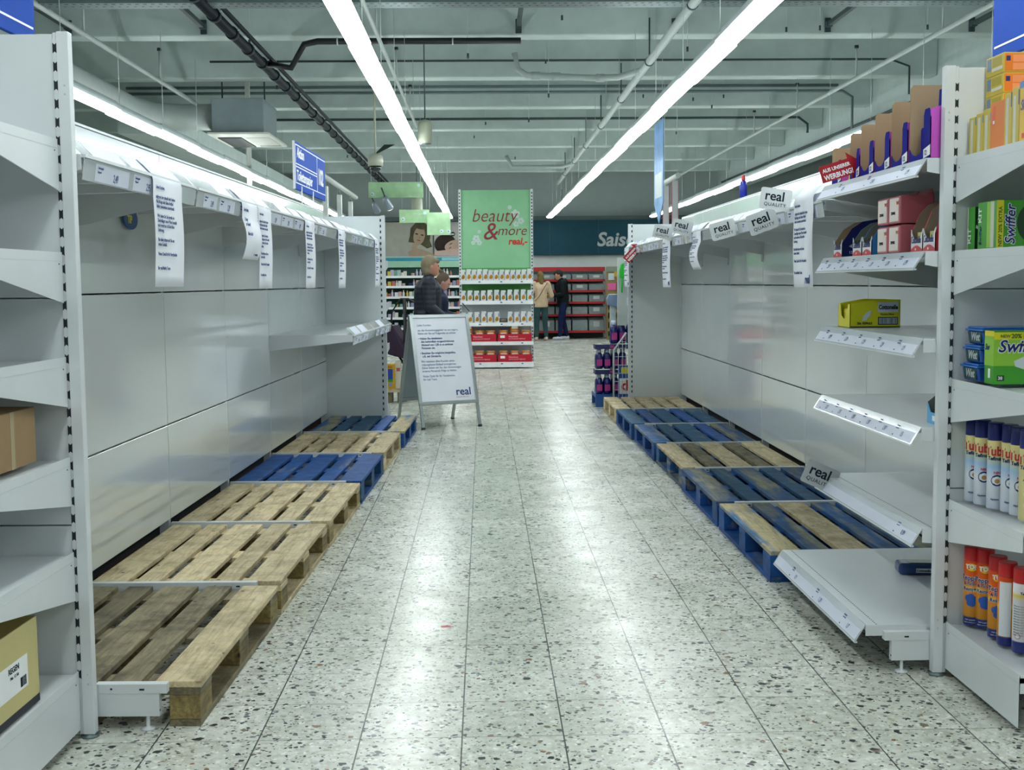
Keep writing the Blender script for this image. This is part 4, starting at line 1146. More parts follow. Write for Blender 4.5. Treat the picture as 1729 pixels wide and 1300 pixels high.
mb = MB(); mb.extrude([(.052, -.001, .028), (.068, -.001, .03), (.085, -.001, .05), (.092, -.001, .075), (.072, -.001, .066), (.056, -.001, .048)], (0, .001, 0), P('#c2ccd4', .5)); mb.build('leaf_picture', t)
text('20x REFILLS', .013, INKD, t, (.03, -.0012, .014), '-y', bold=.025)
mb = MB(); mb.box(0, .215, -.0012, -.0002, 0, .006, P('#3c4420')); mb.build('dark_base_line', t)
# fourth shelf, base shelf
t = thing('display_carton', 'blue wipe carton on the fourth shelf, half hidden behind the upright', 'carton', (1.585, 4.1, .8685))
B1 = P('#1f5fae', .4); B2 = P('#5fa8d8', .4); GI = P('#6d726e', .8)
mb = MB(); mb.box(0, .2, 0, .003, 0, .095, B1); mb.box(.197, .2, 0, .13, 0, .11, GI); mb.box(0, .2, 0, .13, 0, .003, GI); mb.build('carton', t)
mb = MB(); mb.extrude([(0, .127, 0), (.2, .127, 0), (.2, .127, .125), (.05, .127, .115), (0, .127, .075)], (0, .003, 0), GI); mb.build('side_panel', t)
mb = MB(); mb.extrude([(-.001, 0, 0), (-.001, .13, 0), (-.001, .13, .075), (-.001, .1, .04), (-.001, .03, .04), (-.001, 0, .08)], (.003, 0, 0), B2); mb.build('front_lip', t)
mb = MB(); mb.box(-.002, -.001, .05, .08, .012, .03, WHT); mb.build('white_badge', t)
t = thing('wipe_pack', 'single dark blue wipe pack lying on the base shelf', 'wipe pack', (1.79, 4.85, .1655), -.12)
mb = MB(); mb.box(-.085, .085, -.05, .05, 0, .048, P('#1c3f7a', .25, 0, .7, .3)); o = mb.build('pack', t, bev=.016); o.modifiers['bevel'].segments = 4
mb = MB(); mb.box(-.018, .045, -.0512, -.0502, .012, .03, P('#c4ccd8', .4)); mb.build('label_panel', t); text('Cottonelle', .013, INKD, t, (-.016, -.0518, .017), '-y', bold=.02)
mb = MB(); mb.box(-.04, .05, -.028, .028, .0482, .05, P('#9aa89a', .3)); mb.build('flap', t, bev=.003)

# ---------------------------------------------------------------- cartons on the left end shelving
t = thing('cardboard_box', 'brown taped cardboard box on the fourth shelf at the left edge', 'box', (-1.30, 3.50, .8745), -A)
mb = MB(); mb.box(-.32, 0, -.42, -.02, 0, .16, CARDB); mb.build('carton', t, bev=.002)
mb = MB(); mb.box(.0, .0008, -.19, -.165, .0, .16, P('#b8a682', .25)); mb.build('tape', t)
t = thing('open_carton', 'cream open carton with a barcode label on the base shelf at the left edge', 'carton', (-1.275, 3.36, .207), -A)
CRM = P('#c9bd84', .5, 0, .4, .04)
mb = MB(); mb.box(-.003, 0, -.42, 0, 0, .245, CRM); mb.box(-.35, 0, -.003, 0, 0, .245, CRM); mb.box(-.353, -.35, -.42, 0, 0, .245, CRM); mb.box(-.35, 0, -.42, -.417, 0, .245, CRM); mb.box(-.35, 0, -.42, 0, 0, .003, CARDB); mb.build('carton', t)
mb = MB(); mb.box(.0, .0006, -.42, 0, .0, .022, P('#2b2d35')); mb.build('dark_base_band', t)
mb = MB(); mb.box(.0, .0008, -.26, -.075, .07, .16, WHT); mb.build('label_panel', t)
mb = MB()
for q in range(14): mb.box(.0008, .0014, -.125 + q * .0028, -.125 + q * .0028 + random.choice((.0008, .0016)), .078, .105, INKD)
mb.build('barcode', t); text('REGEN', .022, INKD, t, (.0012, -.2, .135), '+x', bold=.02); text('Mat. 12 Stk', .012, INKD, t, (.0012, -.19, .118), '+x')

# ---------------------------------------------------------------- customer stopper sign in the aisle
t = thing('sandwich_board', 'white A-frame notice board with silver frame standing in the aisle', 'sign', (-.31, 11.37, 0), math.atan2(.23, .536))
ALU = P('#a9b1b2', .3, .7, .5, .04)
import itertools
def leaf(dy, front):
    """one hinged half; leans from dy at the floor to the apex"""
    w2 = .29; ap = Vector((0, .33, 1.075)); ft = Vector((0, dy, 0))
    d_ = (ap - ft).normalized(); L = (ap - ft).length; nrm = Vector((0, -d_.z, d_.y)) if front else Vector((0, d_.z, -d_.y))
    M = Matrix(((1, 0, 0, 0), (0, d_.y, nrm.y, ft.y), (0, d_.z, nrm.z, ft.z), (0, 0, 0, 1)))
    # local: x, u (up the leaf), n (outwards)
    for sx in (-1, 1):
        mb = MB(); mb.box(sx * w2 - .014, sx * w2 + .014, 0, L, -.012, .012, ALU, M); mb.build('leg', t, bev=.002)
        mb = MB(); mb.box(sx * w2 - .016, sx * w2 + .016, 0, .02, -.014, .014, DARK, M); mb.build('foot_cap', t)
    for u0 in (.235, L - .035):
        mb = MB(); mb.box(-w2 - .014, w2 + .014, u0, u0 + .032, -.008, .016, ALU, M); mb.build('frame_bar', t, bev=.003)
    for sx in (-1, 1):
        mb = MB(); mb.box(sx * w2 - .016, sx * w2 + .016, .25, L - .01, .0125, .018, ALU, M); mb.build('frame_bar', t, bev=.003)
    mb = MB(); mb.box(-w2 + .012, w2 - .012, .262, L - .03, .0, .006, PAPER if front else P('#8b989c', .4), M); mb.build('poster_sheet' if front else 'rear_sheet', t)
    return M, L, w2
leaf(.72, False)
M, L, w2 = leaf(0, True)
msg = [('Liebe Kunden,', 0, 0), ('', 0, 0), ('um die Ansteckungsgefahr zu verringern,', 0, 0), ('bitten wir Sie auf Folgendes zu achten:', 0, 0), ('', 0, 0), ('• Halten Sie mindestens', 1, 0), ('   den behördlich vorgeschriebenen', 1, 0), ('   Abstand von 1,50 m zu anderen', 1, 0), ('   Personen ein.', 1, 0), ('', 0, 0), ('• Bezahlen Sie möglichst bargeldlos,', 1, 0), ('   z.B. mit Girokarte.', 1, 0), ('', 0, 0), ('Wir möchten allen Kunden einen', 0, 0), ('reibungslosen Einkauf ermöglichen.', 0, 0), ('Daher bitten wir Sie, den Anweisungen', 0, 0), ('unseres Personals Folge zu leisten.', 0, 0), ('', 0, 0), ('Vielen Dank für Ihr Verständnis,', 0, 0), ('Ihr real Team', 0, 0)]
u = L - .115
GRYT = P('#5f76a0', .6)
for s_, b_, _ in msg:
    step = .0315 if s_ else .019
    if s_:
        Mt = M @ Matrix.Translation((-w2 + .055, u, .0075))
        text(s_, .0295, INK if b_ else GRYT, t, (0, 0, 0), None, name='printed_line', M=Mt, bold=.015 if b_ else 0, xs=.86)
    u -= step
text('real', .105, P('#16357c'), t, (0, 0, 0), None, M=M @ Matrix.Translation((.08, .32, .0075)), bold=.016, name='printed_logo')
text('Einmal hin. Alles drin.', .015, P('#c05050'), t, (0, 0, 0), None, M=M @ Matrix.Translation((.08, .295, .0075)), name='printed_line')
mb = MB(); mb.box(-.02, .02, -.011, .011, 0, .0008, P('#c2585c', .5)); o = mb.build('floor_sticker', loc=(-.164, 4.738, 0)); tag(o, 'small faded red sticker on the terrazzo floor in the foreground', 'sticker')
t = thing('detergent_bottle', 'dark blue bottle with a red cap standing on top of the right shelving', 'bottle', (2.14, 9.88, 2.056))
mb = MB(); mb.lathe([(.026, 0), (.03, .01), (.03, .1), (.024, .13), (.014, .14)], P('#1527a0', .25, 0, .6)); mb.build('bottle_body', t)
mb = MB(); mb.lathe([(.016, .138), (.018, .15), (.015, .178), (.006, .185)], P('#c8323a', .3)); mb.build('cap', t)

# ---------------------------------------------------------------- green endcap of the cosmetics department
GRB = P('#8fc79a', .55, 0, .3, .04); GRB2 = P('#5ea05a', .6, 0, .3, .08)
EX0, EX1, EY = -.39, .82, 19.3
EC = (EX0 + EX1) / 2
t = thing('display_shelving', 'tall green topped display shelving in the middle of the hall, holding white bags', 'shelving', (EC, EY, 0))
hw = (EX1 - EX0) / 2
mb = MB(); mb.box(-hw + .04, hw - .04, .40, .43, 1.62, 2.88, GRB); mb.build('header_board', t)
for z0, z1, m_ in ((1.09, 1.62, GRB2), (.0, 1.09, STEEL)):
    mb = MB(); mb.box(-hw + .04, hw - .04, .40, .43, z0, z1, m_); mb.build('back_panel', t)
for sx in (-1, 1):
    mb = MB(); mb.box(*sorted((sx * hw, sx * (hw - .04))), .36, .42, 0, 2.89, STEEL); u = mb.build('upright', t)
    slot_strip(sx * (hw - .018), .1, 2.86, .359, u, w_=.009, hh=.016)
BACKZ = [(1.415, .33), (1.085, .36), (.735, .38), (.43, .40), (.10, .42)]
for k, (z, d) in enumerate(BACKZ):
    mb = MB(); mb.box(-hw + .02, hw - .02, .40 - d, .40, z - .03, z, STEEL); mb.box(-hw + .02, hw - .02, .395 - d, .40 - d, z - .055 if k < 4 else .02, z + .004, WHT)
    sh = mb.build('base_shelf' if k == 4 else 'shelf', t)
    for x in (-.3, .05, .38)[k % 2:]:
        mb = MB(); mb.box(x, x + .05, .393 - d, .395 - d, z - .045, z - .005, PAPER); mb.box(x + .01, x + .04, .392 - d, .393 - d, z - .03, z - .015, INK); mb.build('price_label', sh)
MAR = P('#8c2a3c', .6)
text('beauty', .30, MAR, t, (-.40, .396, 2.37), '-y', shear=.25, bold=-.008, xs=.92)
text('&', .40, MAR, t, (-.22, .396, 2.08), '-y', shear=.2, bold=.0)
text('more', .23, MAR, t, (.02, .396, 2.15), '-y', shear=.25, bold=-.004, xs=.95)
text('real,-', .15, P('#d2301e', .5), t, (.20, .396, 2.0), '-y', bold=.03, shear=.15)
for (x, z, rr) in ((.32, 2.49, .075), (.41, 2.38, .055), (.33, 2.33, .05), (.23, 2.6, .035), (-.32, 2.1, .06), (-.27, 2.03, .045), (-.37, 2.03, .035), (-.27, 2.21, .032)):
    mb = MB()
    for q in range(5):
        a = q * 2 * PI / 5 + x * 9
        mb.extrude([(x + math.cos(a) * rr * .6 + math.cos(w_) * rr * .42, .3975, z + math.sin(a) * rr * .6 + math.sin(w_) * rr * .42) for w_ in [2 * PI * i / 10 for i in range(10)]], (0, .001, 0), P('#c8d8d4', .6))
    mb.build('printed_flower', t)
# bags on the upper three shelves, tins and red trays below
BAGW = P('#d6d9dc', .5, 0, .4, .05); AMB = P('#b07a1c', .6, 0, .3, .2)
bag = None
cnt = 0
for row, (z, n, nm) in enumerate(((1.415, 13, 'top'), (1.085, 11, 'second'), (.735, 11, 'third'))):
    for k in range(n):
        if row == 2 and k in (6,): continue
        x = EX0 + .07 + (EX1 - EX0 - .14) * k / (n - 1)
        if bag is None:
            bag = thing('paper_bag', '', 'bag', (0, 0, 0))
            mb = MB(); mb.extrude([(-.04, -.03, 0), (.04, -.03, 0), (.043, -.03, .1), (.036, -.03, .17), (-.036, -.03, .17), (-.043, -.03, .1)], (0, .05, 0), BAGW); mb.build('bag_body', bag, bev=.004)
            mb = MB(); mb.extrude([(-.026, -.0312, .03), (.0, -.0312, .02), (.028, -.0312, .035), (.03, -.0312, .07), (.012, -.0312, .095), (-.012, -.0312, .085), (-.024, -.0312, .06)], (0, .001, 0), AMB); mb.build('printed_motif', bag)
            mb = MB(); mb.box(.026, .038, -.0314, -.0302, .09, .14, P('#2a4a8a')); mb.build('blue_mark', bag)
            o = bag
        else: o = copy_tree(bag)
        o.location = (x, EY + .40 - (.33, .36, .38)[row] + .05 + random.uniform(0, .02), z + .0005); o.rotation_euler = (0, 0, random.uniform(-.12, .12))
        o.scale = (1, 1, random.uniform(.98, 1.08))
        tag(o, 'white bag, %s from the left on the %s shelf of the green display' % (ordn[k], nm), 'bag', 'white bags on the %s shelf of the green display' % nm)
t = thing('jar', 'brown lying jar among the white bags on the third shelf', 'jar', (EX0 + .07 + 1.07 * .6, EY + .1, .7365))
mb = MB(); mb.tube([(-.07, 0, .035), (.05, 0, .035)], .035, P('#6b6450', .3), 14); mb.build('glass_body', t)
mb = MB(); mb.tube([(.05, 0, .035), (.07, 0, .035)], .03, P('#4a4438', .4), 14); mb.build('lid', t)
TRED = P('#c01c34', .5, 0, .3, .04); TINO = P('#c9772e', .4, 0, .5, .15)
tin = None
for row, (z, d, nm) in enumerate(((.43, .40, 'fourth'), (.10, .42, 'lowest'))):
    for side, x in (('left', EX0 + .32), ('right', EX1 - .32)):
        t = thing('shelf_tray', 'red cardboard tray of tins, %s one on the %s shelf of the green display' % (side, nm), 'tray', (x, EY + .42 - d, z + .0005))
        mb = MB(); mb.box(-.275, .275, 0, .003, 0, .125, TRED); mb.box(-.275, .275, .247, .25, 0, .125, TRED); mb.box(-.275, -.272, 0, .25, 0, .125, TRED); mb.box(.272, .275, 0, .25, 0, .125, TRED); mb.box(-.275, .275, 0, .25, 0, .003, TRED); mb.build('tray', t)
        mb = MB(); mb.box(-.235, -.16, -.0012, 0, .06, .10, WHT); mb.build('white_badge', t)
        text('Naturkost', .036, P('#e8a8b0'), t, (-.10, -.0015, .07), '-y', bold=.02); text('SCHONKOST MENUE', .028, P('#e8a8b0'), t, (-.10, -.0015, .035), '-y', bold=.01)
        for k in range(3):
            for lay in range(2 if (row == 0 and (side, k) in (('left', 0), ('right', 1))) else 1):
                if tin is None:
                    tin = thing('food_tin', '', 'tin')
                    mb = MB(); mb.lathe([(.07, 0), (.074, .005), (.074, .09), (.07, .095)], TINO, n=20); mb.build('tin_body', tin)
                    mb = MB(); mb.box(-.05, .05, -.0765, -.07, .025, .07, P('#d8cfc4', .5)); mb.build('label', tin)
                    mb = MB(); mb.lathe([(.072, .095), (.075, .1), (.068, .108)], P('#d0a070', .4), n=20); mb.build('lid', tin)
                    o = tin
                else: o = copy_tree(tin)
                o.location = (x - .18 + k * .18, EY + .42 - d + .09, z + .075 + lay * .108)
                tag(o, 'orange tin, %s in the %s red tray on the %s shelf%s' % (ordn[k], side, nm, ', stacked on top' if lay else ''), 'tin', 'orange tins in the red trays')
        if True:
            t2 = t
            mb = MB(); mb.box(-.26, .26, .01, .24, .003, .0745, CARDB); mb.build('insert', t)

# ---------------------------------------------------------------- back wall: posters, teal band, cosmetics shelves, blue fascia, red shelving
def flat(name, label, cat, x0, x1, z0, z1, m, y=29.9, th=.04):
    t = thing(name, label, cat, ((x0 + x1) / 2, y, (z0 + z1) / 2))
    mb = MB(); mb.box(-(x1 - x0) / 2, (x1 - x0) / 2, 0, th, -(z1 - z0) / 2, (z1 - z0) / 2, m); mb.build('board', t)
    return t
def shape(t, pts, m, name, y=-.004):
    mb = MB(); mb.extrude([(a, y, b) for a, b in pts], (0, .003, 0), m); return mb.build(name, t)
def ell(cx, cz, rx, rz, rot=0, n=24, a0=0, a1=2 * PI):
    o = []
    for k in range(n):
        a = a0 + (a1 - a0) * k / n
        x, z = rx * math.cos(a), rz * math.sin(a)
        o.append((cx + x * math.cos(rot) - z * math.sin(rot), cz + x * math.sin(rot) + z * math.cos(rot)))
    return o
HAIR1 = P('#5d5a45', .8, 0, .2, .25); SKN = P('#b39c86', .7, 0, .2, .05); HAIR2 = P('#3a2f2c', .8, 0, .2, .2)
t = flat('wall_poster', 'large wall poster with a portrait of a woman, chin on her hand', 'poster', -2.9, -1.24, 2.03, 2.88, P('#b0afa4', .6))
hx, hz = .49, .08
shape(t, [(hx - .22, hz + .02), (hx - .2, hz + .2), (hx - .08, hz + .33), (hx + .1, hz + .36), (hx + .24, hz + .26), (hx + .3, hz + .08), (hx + .27, hz - .1), (hx + .33, hz - .26), (hx + .2, hz - .3), (hx + .05, hz - .2), (hx - .1, hz - .16), (hx - .26, hz - .14)], HAIR1, 'printed_hair', -.003)
shape(t, [(hx - .25, -.42), (hx + .5, -.42), (hx + .35, -.35), (hx + .1, -.25), (hx - .1, -.2), (hx - .28, -.3)], SKN, 'printed_shoulder', -.004)
shape(t, ell(hx + .01, hz + .01, .14, .23, -.22), SKN, 'printed_face', -.006)
shape(t, [(hx - .16, hz + .1), (hx - .1, hz + .3), (hx + .1, hz + .3), (hx + .17, hz + .16), (hx + .04, hz + .17), (hx - .06, hz + .2)], HAIR1, 'printed_fringe', -.007)
for x, z, rx, rz, m_, nm in ((hx - .05, hz + .06, .04, .016, HAIR2, 'printed_eye'), (hx + .085, hz + .03, .038, .016, HAIR2, 'printed_eye'), (hx + .0, hz - .1, .045, .014, P('#8a4a44'), 'printed_mouth'), (hx + .02, hz - .03, .014, .02, P('#93806c'), 'printed_nose')):
    shape(t, ell(x, z, rx, rz, -.2, 12), m_, nm, -.008)
shape(t, [(hx - .17, hz - .42), (hx - .08, hz - .44), (hx - .04, hz - .22), (hx - .1, hz - .16), (hx - .16, hz - .2)], SKN, 'printed_hand', -.009)
t = flat('wall_poster', 'smaller wall poster with a lying sleeping face, right of the portrait poster', 'poster', -1.2, -.42, 2.05, 2.88, P('#c4c0bc', .6))
shape(t, ell(-.12, -.12, .27, .24, .2), HAIR2, 'printed_hair', -.003)
shape(t, ell(.10, -.17, .24, .14, .25), P('#c9ab98', .7), 'printed_face', -.005)
shape(t, ell(.02, -.12, .045, .01, .5, 12), HAIR2, 'printed_eye', -.007); shape(t, ell(.0, -.22, .04, .012, .7, 12), P('#8f4a4a'), 'printed_mouth', -.007)
shape(t, [(-.39, -.3), (.39, -.22), (.39, -.38), (-.39, -.4)], P('#d6b8ac', .7), 'printed_arm', -.006)
t = flat('hanging_disc', 'small black round sign hanging before the sleeping face poster', 'sign', -1.0, -.99, 2.4, 2.41, SLOT, y=29.4, th=.001)
mb = MB(); mb.extrude([(.27 + a, 0, .16 + b) for a, b in ell(0, 0, .055, .055)], (0, .006, 0), SLOT); mb.build('disc', t); text('B&M', .04, WHT, t, (.225, -.002, .145), '-y', bold=.03)
mb = MB(); mb.tube([(.27, .003, .2), (.27, .003, 2.74)], .003, STEEL2, 5); mb.build('wire', t)
t = flat('wall_band', 'teal and pale green band along the back wall under the posters', 'sign band', -3.4, -.42, 1.77, 2.02, P('#9fcdae', .6), y=29.6)
shape(t, [(-1.48, .03), (1.48, .03), (1.48, .11), (-1.48, .11)], P('#1f8fae', .5), 'teal_stripe')
shape(t, [(.9, .04), (1.45, .04), (1.45, .10), (.9, .10)], P('#8cc8dc', .5), 'pale_text_panel', -.006)
t = flat('department_sign', 'dark teal fascia with large grey letters high on the back wall', 'sign', .98, 8.5, 2.04, 2.895, P('#17414f', .6, 0, .2, .05), y=29.6, th=.1)
text('Saisonal', .47, P('#a9aeb0', .5), t, (2.80 - 4.74, -.002, 2.26 - 2.4675), '-y', bold=.025, shear=.18)
for x in (-3.1, -1.9, .2):
    mb = MB(); mb.box(x, x + .006, -.001, 0, -.42, .42, P('#2a5766')); mb.build('board_joint', t)
mb = MB(); mb.box(-9, 9, 29.72, 29.98, .0, 2.04, WALLW); o = mb.build('trim_15'); tag(o, kind='structure')
t = thing('ceiling_lamp', 'small wall washer lamp above the dark teal fascia', 'spotlight', (1.9, 28.9, 3.2)); t.rotation_euler = (-.5, 0, 0)
mb = MB(); mb.lathe([(.05, 0), (.055, .02), (.04, .14), (.02, .16)], STEEL2); mb.build('housing', t)
mb = MB(); mb.lathe([(.045, -.004), (.045, .002)], P('#e8f0ff', .5, emit=14)); mb.build('lens', t)
mb = MB(); mb.tube([(0, 0, .15), (0, -.1, .4)], .01, DGREY, 6); mb.build('arm', t)
sl = bpy.data.lights.new('spot', 'SPOT'); sl.energy = 45; sl.spot_size = 1.5; sl.spot_blend = 1; sl.color = (.7, .85, 1); sl.shadow_soft_size = .05
so = bpy.data.objects.new('lamp_beam', sl); C.objects.link(so); so.parent = t; so.location = (0, 0, -.02); so.rotation_euler = (.1, 0, 0)
for x0, x1, z0, z1, y, lb, lg in ((-2.06, -1.07, 2.93, 3.21, 22, 'pale green hanging sign with arrow, nearest below the dome camera', 1), (-1.53, -.98, 2.49, 2.73, 22.3, 'pale green hanging sign, lower one behind the lit spotlight', 1), (-1.02, -.59, 2.26, 2.67, 22.2, 'small square pale green hanging sign beside the green topped display', 2)):
    t = flat('hanging_sign', lb, 'sign', x0, x1, z0, z1, P('#a9cfa4', .55, 0, .3, .12), y=y, th=.012)
    W = (x1 - x0) / 2; H_ = (z1 - z0) / 2
    for q in range(lg):
        cx = (-W + .07) if lg == 1 else (W * .25 + q * .13)
        shape(t, ell(cx, -H_ + .07, .035, .035, 0, 14), P('#d4e6f0', .5), 'arrow_disc', -.003); shape(t, [(cx - .016, -H_ + .055), (cx + .012, -H_ + .055), (cx - .016, -H_ + .085)], INK, 'arrow', -.005)
    if lg == 1: text('Drogerie', .06, P('#c2dcc6'), t, (-.02, -.003, H_ - .09), '-y'); shape(t, ell(W - .08, H_ - .06, .03, .03, 0, 14), P('#cfe4ee', .5), 'arrow_disc', -.003)
    for x in (-W + .05, W - .05):
        mb = MB(); mb.tube([(x, .006, H_), (x, .006, 5.15 - (z0 + z1) / 2)], .004, STEEL2, 5); mb.build('wire', t)

# cosmetics shelves
def far_shelf(label, x0, x1, y, zs, m_edge, back, d=.35, top=None, cat='shelving'):
    t = thing('wall_shelving', label, cat, ((x0 + x1) / 2, y, 0)); W = (x1 - x0) / 2
    mb = MB(); mb.box(-W, W, d, d + .03, .02, top, back); mb.build('back_panel', t)
    for z in zs:
        mb = MB(); mb.box(-W, W, 0, d, z - .03, z, m_edge); mb.box(-W, W, -.006, 0, z - .05, z + .005, m_edge); mb.build('shelf', t)
    return t
CZ = [1.56, 1.315, 1.06, .80, .55, .30]
SHB = P('#22413c', .8)
far_shelf('white wall shelving with small cosmetics behind the woman in the navy coat', -3.4, -.42, 29.3, CZ, WHT, SHB, top=1.77)
cols = ['#c9c4d6', '#b9b2c8', '#d8d4c8', '#8d93b8', '#c8a8a0', '#233a6e', '#9fc0b8', '#c8b04a', '#d8d8dc', '#6f9a94', '#b86a5c']
small = {}
def small_item(kind, colr):
    k = (kind, colr)
    if k not in small:
        mb = MB(); m_ = P(colr, .5)
        if kind == 'box': mb.box(-.04, .04, 0, .06, 0, .11, m_)
        elif kind == 'bottle': mb.lathe([(.026, 0), (.028, .07), (.012, .09), (.012, .12)], m_, n=10)
        else: mb.lathe([(.04, 0), (.04, .05), (.038, .06)], m_, n=12)
        small[k] = mb.build('item')
        small[k]['fresh'] = 1
    o = small[k]
    if 'fresh' in o: del o['fresh']
    else: o = o.copy(); C.objects.link(o)
    return o
shelfname = ['top', 'second', 'third', 'fourth', 'fifth', 'lowest']
rnd = random.Random(5)
for si, z in enumerate(CZ):
    x = -2.38; k = 0
    while x < -.5:
        kind = rnd.choice(('box', 'box', 'bottle', 'jar')); colr = rnd.choice(cols)
        if rnd.random() < .93:
            o = small_item(kind, colr); o.name = {'box': 'cosmetics_box', 'bottle': 'cosmetics_bottle', 'jar': 'cosmetics_jar'}[kind]
            o.location = (x, 29.36, z + .001); s_ = rnd.uniform(.9, 1.4); o.scale = (1, 1, s_)
            tag(o, 'small cosmetics item on the %s shelf of the back wall' % shelfname[si], kind, 'cosmetics on the %s shelf of the back wall' % shelfname[si])
        x += rnd.uniform(.072, .1); k += 1
# red seasonal shelving
RZ = [1.44, 1.18, .90, .60, .20]
RSH = P('#a3161c', .5)
t = far_shelf('red edged shelving with clear bins at the right end of the back wall', .9, 2.95, 29.1, RZ, RSH, P('#3f4d4c', .7), top=1.74, d=.45)
mb = MB(); mb.box(-1.025, 1.025, -.02, .0, 1.64, 1.74, RSH); mb.build('header_board', t)
text('Süsses', .09, P('#d8a8a8'), t, (-.95, -.025, 1.66), '-y', bold=.02)
BIN = P('#9fb0b2', .15, 0, .6, .1, alpha=.55); FILL = ['#5a4a38', '#44523c', '#7a6a50', '#2f3836', '#8a8468', '#b0a070', '#3c5a4a']
for zi, z in enumerate(RZ):
    top = (RZ[zi - 1] if zi else 1.66) - .05
    hh = top - z - .03
    n = 5
    for k in range(n):
        x = .94 + k * .405
        t = thing('clear_bin', 'clear sweets bin, %s from the left on the %s shelf of the red shelving' % (ordn[k], ('top', 'second', 'third', 'fourth', 'lowest')[zi]), 'bin', (x + .19, 29.14, z + .001), 0, 'clear bins on the red shelving')
        mb = MB(); mb.box(-.185, .185, 0, .004, 0, hh * .8, BIN); mb.box(-.185, .185, .28, .284, 0, hh * .95, BIN); mb.box(-.185, -.181, 0, .284, 0, hh * .85, BIN); mb.box(.181, .185, 0, .284, 0, hh * .85, BIN); mb.box(-.185, .185, 0, .284, 0, .004, BIN); mb.build('bin', t)
        mb = MB(); mb.box(-.175, .175, .01, .27, .005, hh * rnd.uniform(.35, .7), P(rnd.choice(FILL), .8, var=.4)); o = mb.build('filling', t)
        if rnd.random() < .7:
            mb = MB(); mb.box(-.08, .07, -.004, -.001, hh * .3, hh * .7, P('#b4bab8', .5)); mb.build('label', t)
t = thing('cardboard_display', 'brown cardboard floor display with pockets, right of the red shelving', 'display', (3.17, 28.6, 0))
CB2 = P('#8f7c52', .8, 0, .2, .12)
mb = MB(); mb.box(-.21, .21, .3, .33, 0, 1.74, CB2); mb.box(-.21, -.2, 0, .33, 0, .98, CB2); mb.box(.2, .21, 0, .33, 0, .98, CB2); mb.build('body', t)
for z in (.0, .2, .42, .64, .86):
    mb = MB(); mb.box(-.2, .2, 0, .3, z, z + .012, CB2); mb.box(-.2, .2, -.004, 0, z, z + .075, CB2); mb.box(-.17, .15, .05, .25, z + .013, z + .07, P('#c4c0b4', .6)) ; mb.build('tray', t)
for (x0, x1, z0, z1, c_) in ((-.17, .02, 1.18, 1.34, '#d85a98'), (-.16, -.02, 1.42, 1.58, '#b8c4c8'), (-.02, .19, 1.5, 1.62, '#b8981c'), (-.2, .2, 1.62, 1.73, '#7a8478'), (.02, .17, 1.16, 1.36, '#6a5030'), (-.05, .07, .99, 1.04, '#2a2470')):
    mb = MB(); mb.box(x0, x1, .275, .299, z0, z1, P(c_, .5)); mb.build('hanging_pack', t)

# ---------------------------------------------------------------- detergent stand in front of the far right end unit
t = thing('plastic_pallet', 'small blue pallet under the stacked softener bottles', 'pallet', (1.39, 13.35, 0))
mb = MB(); mb.box(-.16, .18, -.2, .3, .1, .14, P('#1c4a8c', .5)); mb.box(-.16, .18, -.2, -.15, 0, .1, P('#1c4a8c', .5)); mb.box(-.16, .18, .25, .3, 0, .1, P('#1c4a8c', .5)); mb.build('pallet_deck', t)
bot = None
SOFT = P('#141c66', .25, 0, .6, .15); PNKL = P('#a8347c', .4)
def soft(x, y, z, h_, lb, grp):
    global bot
    if bot is None:
        bot = thing('softener_bottle', '', 'bottle')
        mb = MB(); mb.lathe([(.036, 0), (.042, .02), (.042, .13), (.034, .18), (.018, .21)], SOFT, n=16); mb.build('bottle_body', bot)
        mb = MB(); mb.lathe([(.022, .205), (.024, .21), (.02, .25)], P('#b4bcd0', .4), n=12); mb.build('cap', bot)
        mb = MB(); mb.box(-.03, .03, -.0445, -.036, .04, .12, PNKL); mb.build('label', bot)
        o = bot
    else: o = copy_tree(bot)
    o.location = (x, y, z); o.scale = (1, 1, h_ / .25); tag(o, lb, 'bottle', grp)
lay = ('bottom', 'middle', 'top')
for li, (z, h_, n, x0) in enumerate(((.142, .22, 4, 1.275), (.42, .22, 4, 1.275), (.70, .25, 3, 1.44))):
    for k in range(n):
        for yy in range(2): soft(x0 + k * .088, 13.22 + yy * .1, z, h_, 'dark softener bottle, %s tray, %s from the left, %s rank' % (lay[li], ordn[k], ('front', 'rear')[yy]), 'softener bottles in the %s tray' % lay[li])
    x1 = x0 + (n - 1) * .088
    t = thing('bottle_tray', 'dark blue cardboard tray of softener bottles, %s of the stack' % lay[li], 'tray', ((x0 + x1) / 2, 13.27, z - .002)) if False else thing('bottle_tray', 'dark cardboard lid tray above the %s softener bottles' % lay[li], 'tray', ((x0 + x1) / 2, 13.27, z + h_ + .001))
    if li < 2:
        W = (x1 - x0) / 2 + .05
        mb = MB(); mb.box(-W, W, -.11, .11, 0, .004, P('#10163c', .5)); mb.box(-W, W, -.112, -.11, 0, .05, P('#1a2258', .5)); mb.box(-W, -W + .003, -.11, .11, 0, .05, P('#1a2258', .5)); mb.build('tray', t)
        mb = MB(); mb.box(-.02, .03, -.114, -.112, .012, .04, PNKL); mb.build('pink_print', t)
    else: bpy.data.objects.remove(t)
t = thing('wire_basket', 'white wire side rack with a slanted top beside the far right end unit', 'rack', (1.50, 12.93, 0))
WW = P('#ccd2d2', .35)
mb = MB(); mb.tube([(-.095, 0, .0), (-.095, 0, .64), (.04, 0, .83)], .011, WW, 8); mb.build('frame_tube', t)
for z in (.12, .21, .30, .39, .48, .57, .66, .73):
    mb = MB(); x0 = -.095 if z < .64 else -.095 + (z - .64) * .71; mb.tube([(x0, 0, z), (.04, 0, z)], .003, WW, 5); mb.build('wire', t)
